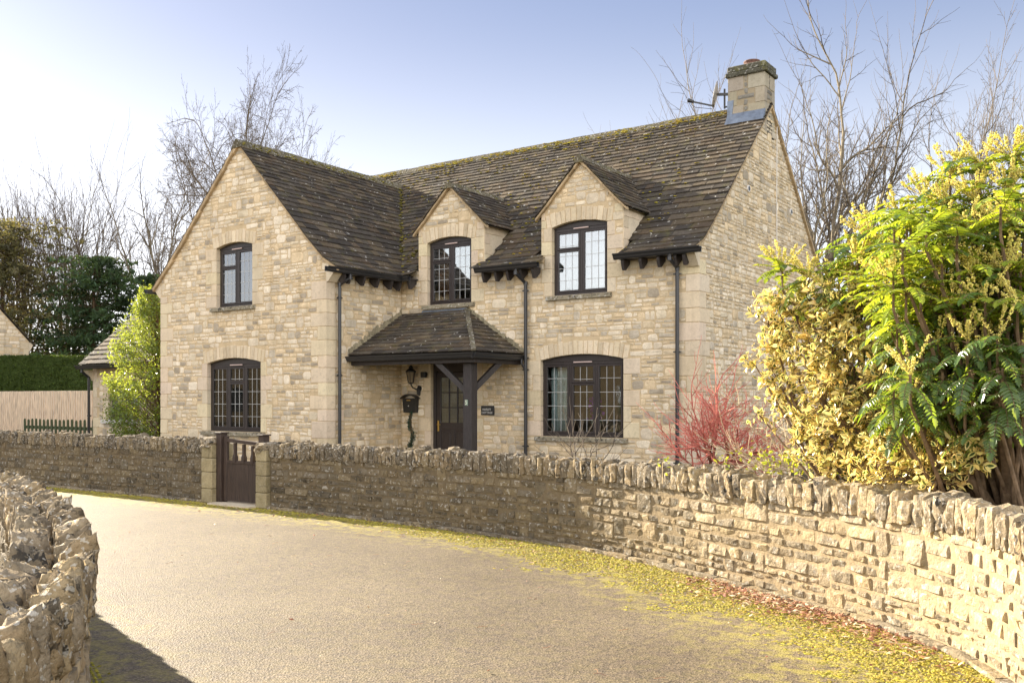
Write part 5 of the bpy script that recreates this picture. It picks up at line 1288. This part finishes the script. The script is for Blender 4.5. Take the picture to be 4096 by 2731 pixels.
for i in range(1600): pts.append(A-dv*U(-.02, .05)-nv*U(0, 1.3)+Vector((0, 0, U(0, 3.2))))
foliage(q, pts, .045, None, 0, .5); q.build('foliage', 'hedge_leaf', hd)

# glossy bush by the wing
bs = thing('glossy_leaved_bush', (-13.0, -1.75, GZ), 'sunlit small-leaved glossy evergreen bush against the left corner of the gable wing', 'bush')
T = MB(); q = MB(); b0 = Vector((-12.85, -1.65, GZ))
for i in range(270):
    a = U(0, 6.28); u = R.random()**1.15; z = .25+3.75*u; wid = (.62+.38*math.sin(min(1, u*1.15)*3.14))*(1 if u < .75 else (1.05-u)*3.3)
    wid = max(.16, wid); e = b0+Vector((-.32-.12*(1-u)+math.cos(a)*wid*U(.6, 1.25), math.sin(a)*wid*.75, z)); e.x = min(e.x, -12.08)
    s = b0+Vector((0, 0, max(.05, z-U(.5, .9)))); mid = (s+e)/2+Vector((0, 0, .12)); out = Vector((-abs(e.x-b0.x)*.35-.05, 0, U(.15, .4)))
    tip = e+out*U(.3, 1.0) if e.x < -12.7 or u > .7 else e; tip.x = min(tip.x, -12.06)
    T.tube([s, mid, e, tip], [.012, .008, .004, .002], 3, cap=False)
    for j in range(105):
        t = U(.35, 1); c = (mid.lerp(e, (t-.35)/.4) if t < .75 else e.lerp(tip, (t-.75)/.25))+rv(.06 if t > .7 else .10); c.x = min(c.x, -12.05)
        foliage(q, [c], .030, lambda: U(.7, 1.5), 0, .55, up=.3)
T.tube([b0, b0+Vector((0, 0, 1.6)), b0+Vector((-.1, 0, 3.2))], [.05, .035, .015], 6)
T.build('stems', 'brown_bark', bs); q.build('leaves', 'small_glossy_leaf', bs)

# ---- red-stemmed shrubs by the right gable
RED = dict(seg=.12, wob=.13, up=.03, dn=0, droop=9, tap=.6, rmin=.0026, split=.014, max=4, kids=[6, 5, 4, 3], ang=[50, 42, 36, 32], len=[.85, .75, .70, .62], rr=.6, lead=.8)
RED['from'] = [.68, .3, .2, .15]
def red_shrub(base, h, label, lean):
    P_ = dict(RED); root = thing('red_stemmed_shrub', base, label, 'shrub', 'red-stemmed shrubs in front of the right gable'); T = MB(); Cn = MB()
    branch(T, Cn, Vector(base), Vector(lean), h*.37, .034, 0, P_); T.build('trunk', 'maple_bark', root); Cn.build('crown', 'red_twig', root)
red_shrub((1.62, -3.5, GZ), 1.95, 'left of the two bare red-stemmed shrubs, in front of the rightmost black downpipe', (-.10, 0, 1))
red_shrub((1.98, -3.6, GZ), 1.95, 'right of the two bare red-stemmed shrubs, in front of the gable wall', (.06, .05, 1))
ps = dict(RED); ps['from'] = [.2, .2, .2, .2]; ps.update(kids=[3, 3, 3, 2], up=.06, rmin=.0028, max=3)
root = thing('pale_twigged_shrub', (3.9, -5.9, GZ), 'bare pale-twigged shrub arching left between the red shrubs and the variegated bush', 'shrub'); T = MB(); Cn = MB()
for d, l in (((-.75, .1, .55), .95), ((-.6, .3, .9), .8), ((-.3, -.2, 1), .7), ((-.9, .0, .35), .9)): branch(T, Cn, Vector((3.9, -5.9, GZ+.55)), Vector(d), l*.6, .016, 0, ps)
T.tube([(4.0, -5.9, GZ), (3.9, -5.9, GZ+.6)], .02, 6); T.build('stems', 'pale_twig', root); Cn.build('twigs', 'pale_twig', root)
ps2 = dict(ps); ps2.update(kids=[4, 3], max=2, rmin=.0024)
root = thing('bare_shrub', (.58, -4.9, GZ), 'small grey bare shrub behind the wall below the widest ground floor window', 'shrub'); T = MB(); Cn = MB()
for d in ((-.1, 0, 1), (.5, .1, .8), (-.5, 0, .8), (.75, 0, .5)): branch(T, Cn, Vector((.58, -4.9, GZ+.55)), Vector(d), .42, .010, 0, ps2)
T.tube([(.58, -4.9, GZ), (.58, -4.9, GZ+.58)], .013, 6); T.build('stem', 'grey_bark', root); Cn.build('twigs', 'far_twig', root)
# ivy spiral at the door
iv = thing('spiral_topiary', (-6.26, -.22, GZ), 'dark green spiral topiary below the black letterbox', 'plant'); q = MB(); T = MB(); sp = []
for i in range(60):
    u = i/59; a = u*4*math.pi+.6; rr = .055*(1-u*.6); sp.append(Vector((-6.26+math.cos(a)*rr-.02+.05*(1-u), -.24+math.sin(a)*rr, GZ+.25+1.02*u)))
T.tube([(-6.24, -.24, GZ), (-6.26, -.24, GZ+1.1)], .012, 6); T.tube(sp[::4], .022, 5)
T.tube([(-6.24, -.24, GZ), (-6.24, -.24, GZ+.2)], [.09, .12], 12); T.build('stem_and_pot', 'brown_bark', iv)
for i in range(1500):
    u = R.random(); c = sp[int(u*59)]; foliage(q, [c+rv(.028*(1.25-u*.7))], .018, None, 0, .6)
q.build('leaves', 'ivy_leaf', iv)

# ---- variegated shrub and mahonia over the right end of the wall
def leaf_var(mb, c, d, n, ln, w, k, plain_=False):
    """oval leaf: green centre with a broad cream edge, folded along the midrib"""
    d = d.normalized(); x = d.cross(n); 
    if x.length < .01: x = d.orthogonal()
    x.normalize(); n = x.cross(d); cu = -.22*ln
    def P(u, v, z): return c+d*(u*ln)+x*(v*w)+n*(z*w+cu*u*u)
    out = [(0, 0), (.18, .32), (.45, .5), (.75, .38), (1.0, 0)]; inn = [(.12, 0), (.25, .16), (.46, .26), (.68, .17), (.82, 0)]
    g = (k*U(.85, 1.1), k, k*U(.8, 1.2))
    for sg in (1, -1):
        o_ = [P(u, v*sg, .25*v) for u, v in out]; i_ = [P(u, v*sg, .20*v) for u, v in inn]
        mb.add(o_+i_, [(0, 1, 6, 5), (1, 2, 7, 6), (2, 3, 8, 7), (3, 4, 9, 8)], 0, g)
        mb.add(i_, [(0, 1, 2, 3, 4)], 0 if plain_ else 1, g if plain_ else (k, k, k))
EL = [(4.0, -7.9, 2.42, .16), (4.0, -7.87, 2.22, .16), (4.08, -7.87, 2.0, .18), (4.08, -7.85, 1.85, .16), (4.15, -7.78, 1.62, .2), (4.2, -7.72, 1.42, .2), (4.12, -7.9, 2.28, .2)]
def wp(u, v, d):   # the clump list below was measured once on the plan of the calibrated view
    return CAM+F3*d+R3*(d*(u-2048)/3772.2)+Vector((0, 0, d*(1593.9-v)/3772.2))
ELM = [(3090, 1200, 8.5, .12), (3070, 1300, 8.5, .15), (3110, 1400, 8.5, .18), (3090, 1480, 8.5, .15), (3150, 1560, 8.4, .18), (3170, 1650, 8.4, .2), (3190, 1260, 8.4, .2), (3280, 1230, 8.2, .2), (3330, 1310, 8.1, .22), (3390, 1210, 8.0, .22), (3240, 1390, 8.2, .2), (3340, 1440, 8, .2), (3420, 1530, 7.9, .26), (3480, 1620, 7.8, .26), (3540, 1710, 7.7, .28), (3400, 1700, 7.8, .26), (3300, 1760, 8.0, .24), (3430, 1820, 7.7, .26), (3600, 1800, 7.4, .26), (3330, 1860, 7.9, .22), (3500, 1890, 7.4, .24), (3700, 1850, 6.95, .22), (3620, 1920, 7.0, .2), (3790, 1800, 6.8, .2), (3860, 1850, 6.5, .16), (3640, 1720, 7.3, .24), (3230, 1480, 8.2, .2), (3020, 1460, 8.6, .06), (3030, 1650, 8.5, .06), (3300, 1620, 8.0, .22), (3900, 1760, 6.5, .14), (3750, 1920, 6.7, .15), (3450, 1380, 7.9, .24), (3540, 1300, 7.8, .22), (3700, 1640, 7.1, .22), (3820, 1690, 6.8, .18), (3560, 1460, 7.7, .24), (3380, 1300, 8.1, .2), (3460, 1220, 8.1, .2), (3350, 1560, 8.2, .2), (3130, 1330, 8.5, .16), (3560, 1860, 7.1, .2), (3180, 1760, 8.2, .14)]
vb = thing('variegated_shrub', tuple(wp(3480, 1900, 7.9).xy)+(GZ,), 'cream and green variegated shrub spilling over the garden wall below the yellow flowering one', 'shrub'); T = MB(); q = MB(); q.m = []
b0 = Vector((*wp(3480, 1900, 7.9).xy, GZ))
for u, v, d, r_ in ELM:
    c = wp(u, v, d); T.tube([b0+rv(.03), (b0+c)/2+Vector((0, 0, .2))+rv(.06), c], [.022, .014, .006], 5, cap=False)
    for s in range(max(3, int(30*(r_/.2)**1.6))):
        t = c+rv(1).normalized()*r_*U(.3, 1.15); sd = (t-c).normalized()+Vector((-.35, -.15, U(-.1, .6))); sd.normalize(); T.tube([c+(t-c)*.1, t, t+sd*.08], [.004, .0028, .0015], 3, cap=False)
        for j in range(U(5, 9).__int__()):
            p = t+sd*U(-.06, .08); a = U(0, 6.28); o = sd.orthogonal().normalized(); o = (o*math.cos(a)+sd.cross(o)*math.sin(a)); dd = (o*U(.5, 1)+sd*U(.4, 1)); k = U(.8, 1.15)
            leaf_var(q, p, dd, (sd+rv(.3)).normalized(), U(.05, .085), U(.026, .040), k, R.random() < .5)
T.build('stems', 'shrub_bark', vb); q.build('leaves', ['cream_leaf_margin', 'green_leaf_centre'], vb)
mh = thing('yellow_flowering_mahonia', tuple(wp(4150, 1950, 7.0).xy)+(GZ,), 'tall spiny-leaved evergreen shrub with yellow flower spikes behind the right end of the wall', 'shrub')
WH = [(3130, 1050, 8.4, 1), (3235, 1085, 8.4, 1), (3190, 1180, 8.4, 1), (3320, 1130, 8.2, 1), (3480, 910, 7.9, 1), (3560, 980, 7.7, 1), (3430, 1020, 8, 1), (3600, 850, 7.6, 1), (3700, 760, 7.4, 1), (3800, 670, 7.3, 1), (3920, 630, 7.1, 1), (4050, 600, 7.0, 1), (3790, 800, 7.1, 1), (3900, 780, 7, 1), (4030, 740, 6.9, 1), (3660, 970, 7.2, 1), (3770, 930, 7.0, 1), (3890, 910, 6.9, 1), (4010, 890, 6.7, 1), (3520, 1090, 7.6, .7), (3640, 1090, 7.1, .7), (3760, 1070, 6.8, .8), (3880, 1060, 6.6, .8), (4020, 1050, 6.5, .8), (3570, 1210, 7.2, .4), (3690, 1200, 6.9, .4), (3810, 1190, 6.6, .5), (3940, 1180, 6.4, .5), (4070, 1180, 6.3, .5), (3630, 1340, 7.0, .1), (3750, 1340, 6.7, .2), (3870, 1330, 6.4, .3), (3990, 1330, 6.2, .3), (4090, 1340, 6.2, .1), (3650, 1460, 6.9, 0), (3770, 1460, 6.6, 0), (3890, 1450, 6.3, 0), (4010, 1440, 6.1, 0), (3730, 1570, 6.7, 0), (3860, 1560, 6.4, 0), (4000, 1550, 6.2, 0), (4100, 1470, 6.1, 0), (3600, 1560, 7.1, 0), (3960, 1660, 6.3, 0), (4150, 900, 6.8, 1), (4150, 1200, 6.4, .3), (4160, 700, 7, 1), (3400, 1150, 8, .6), (3960, 980, 7.3, .4), (3840, 1240, 7.2, .0), (4050, 1400, 6.9, 0), (3800, 1500, 7.1, 0), (3920, 1120, 7.3, 0), (3700, 1300, 7.4, 0), (4120, 1050, 7.3, 0), (3680, 1130, 7.7, 0)]
for i in range(95): WH.append((U(3560, 4150), U(780, 1680), U(6.4, 7.6), .6 if i % 3 == 0 else 0))
b0 = Vector((*wp(4150, 1950, 7.0).xy, GZ)); T = MB(); q = MB(); fl = MB()
for i in range(26): WH.append((U(3320, 3680), U(960, 1560), U(8.0, 8.6), .4 if i % 3 == 0 else 0))
for i in range(34): WH.append((U(4150, 4900), U(750, 1700), U(6.3, 7.6), .5 if i % 2 else 0))
BB = [b0+Vector((U(-.55, .75), U(-.3, .6), 0)) for i in range(9)]
def leaflet(c, d, n, ln, w, k, m):
    d = d.normalized(); x = d.cross(n)
    if x.length < .01: x = d.orthogonal()
    x.normalize(); n = x.cross(d)
    prof = [(0, .0), (.10, .42), (.26, .52), (.32, .40), (.50, .56), (.56, .36), (.74, .42), (.78, .22), (1, 0)]
    for sg in (1, -1):
        P = [c+d*(u*ln)+x*(sg*v*w)+n*(.22*v*w-.16*ln*u*u) for u, v in prof]; q.add(P, [tuple(range(9))], m, (k*U(.9, 1.1), k, k))
def frond(c, d, ln, k, m, droop):
    d = d.normalized(); n = 10; p = c.copy(); pts = [p.copy()]; dd = d.copy(); prev = None
    for i in range(n+1):
        dd = (dd+Vector((0, 0, -droop*.10))).normalized(); p = p+dd*ln/(n+1); pts.append(p.copy())
        if i < 1: continue
        sidev = dd.cross(Vector((0, 0, 1)))
        if sidev.length < .05: sidev = dd.orthogonal()
        sidev.normalize(); up = sidev.cross(dd); s = .088*(1-.35*abs(i/n-.45)*2)*ln/.36
        for sg in (1, -1):
            leaflet(p, sidev*sg*.9+dd*.45-up*.12+rv(.06), (up+rv(.12)).normalized(), s*U(.9, 1.1), s*.36, k*U(.85, 1.15), m)
    leaflet(p, dd, Vector((0, 0, 1)), .1*ln/.36, .045, k, m)
    T.tube(pts, [.0035]*4+[.0025]*(len(pts)-4), 3, cap=False)
for u, v, d, fr in WH:
    c = wp(u, v, d)+Vector((0, 0, -.05)); bb = min(BB, key=lambda q_: (q_-c).xy.length+U(0, .3)); mid = bb.lerp(c, .55)+Vector((0, 0, -.15))+rv(.08)
    T.tube([bb+rv(.04), mid, c-Vector((0, 0, .2)), c], [.030, .018, .011, .008], 6)
    lower = v > 1250; nfr = 10 if not lower else 9; a0 = U(0, 6.28)
    for j in range(nfr):
        a = a0+j*2.39996; el = U(.05, .75) if not lower else U(-.25, .55)
        dd = Vector((math.cos(a)*math.cos(el), math.sin(a)*math.cos(el), math.sin(el))); young = (not lower) and R.random() < .6
        frond(c+rv(.015)+Vector((0, 0, U(-.08, .02))), dd, U(.20, .34), U(.8, 1.25), 1 if young else 0, U(.5, 1.3) if not lower else U(.7, 1.5))
    if fr > 0:
        for j in range(int(12*fr+U(0, 2))):
            a = U(0, 6.28); el = U(.35, 1.25); dd = Vector((math.cos(a)*math.cos(el)-.12, math.sin(a)*math.cos(el)-.12, math.sin(el))).normalized(); ln = U(.16, .31); p = c.copy(); pts = [p.copy()]
            for i in range(6): dd = (dd+Vector((0, 0, .05))).normalized(); p = p+dd*ln/6; pts.append(p.copy())
            T.tube(pts, .0022, 3, cap=False)
            for i in range(70):
                tt = R.random()**.85*.98; i0 = int(tt*6); pp = pts[i0].lerp(pts[i0+1], tt*6-i0)+rv(.0062); s = U(.0040, .0075)*(1.25 if tt > .6 else .9); k = U(.75, 1.2)
                fl.add([pp+Vector((s, 0, 0)), pp+Vector((0, s, 0)), pp-Vector((s, 0, 0)), pp-Vector((0, s, 0)), pp+Vector((0, 0, s)), pp-Vector((0, 0, s))], [(0, 1, 4), (1, 2, 4), (2, 3, 4), (3, 0, 4), (1, 0, 5), (2, 1, 5), (3, 2, 5), (0, 3, 5)], 0, (k, k*U(.9, 1.03), k))
# visible trunks at the lower right
for e in ((3930, 1640, 6.5), (4000, 1500, 6.3), (4096, 1560, 6.2), (3720, 1720, 7.0), (3880, 1900, 6.6), (4120, 1680, 6.2)):
    c = wp(*e); T.tube([b0, b0.lerp(c, .5)+rv(.05), c], [.085, .06, .035], 8)
T.build('stems', 'shrub_bark', mh); q.build('leaves', ['mahonia_leaf', 'mahonia_young_leaf'], mh); fl.build('flowers', 'mahonia_flower', mh)
# trailing lime green shoots on the coping
lm = thing('lime_green_trailing_plant', tuple(wp(3150, 1840, 8.4).xy)+(.9,), 'lime green leafy shoots trailing on top of the wall below the cream variegated shrub', 'plant'); q = MB(); T = MB()
for u in (2650, 2900, 3060, 3120, 3180, 3260, 3330, 3200, 3090):
    t = GP.sx(wp(u, 1850, 8.5).x); c = wp(u, 1850+(u-2650)*.03, 9.0 if u < 2800 else 8.55); e = c+Vector((U(-.3, .1), U(-.1, .1), U(.0, .15))); T.tube([c-Vector((0, 0, .2)), c, e], .004, 3, cap=False)
    for j in range(12 if u < 3000 else 26): p = c.lerp(e, R.random())+rv(.05); leaf_var(q, p, rv(1)+Vector((0, 0, .4)), rv(1).normalized(), U(.03, .05), U(.018, .03), U(.8, 1.2), True)
T.build('stems', 'pale_twig', lm); q.build('leaves', 'lime_leaf', lm)

# clipped hedge closing the back garden on the right
hb_ = thing('back_garden_hedge', (12, 16, 0), 'long clipped hedge closing the back garden, behind the yellow flowering shrub', 'hedge')
q = MB(); q.box(-1, 34, 15.1, 16.4, 0, 2.95); q.build('inner_mass', 'hedge_leaf', hb_); q = MB()
foliage(q, [Vector((U(-1.1, 34), 15.05+U(-.08, .06), U(.1, 3))) for i in range(9000)]+[Vector((U(-1.1, 34), U(15, 16.4), 3+U(-.06, .08))) for i in range(4000)], .075, None, 0, .5); q.build('foliage', 'hedge_leaf', hb_)
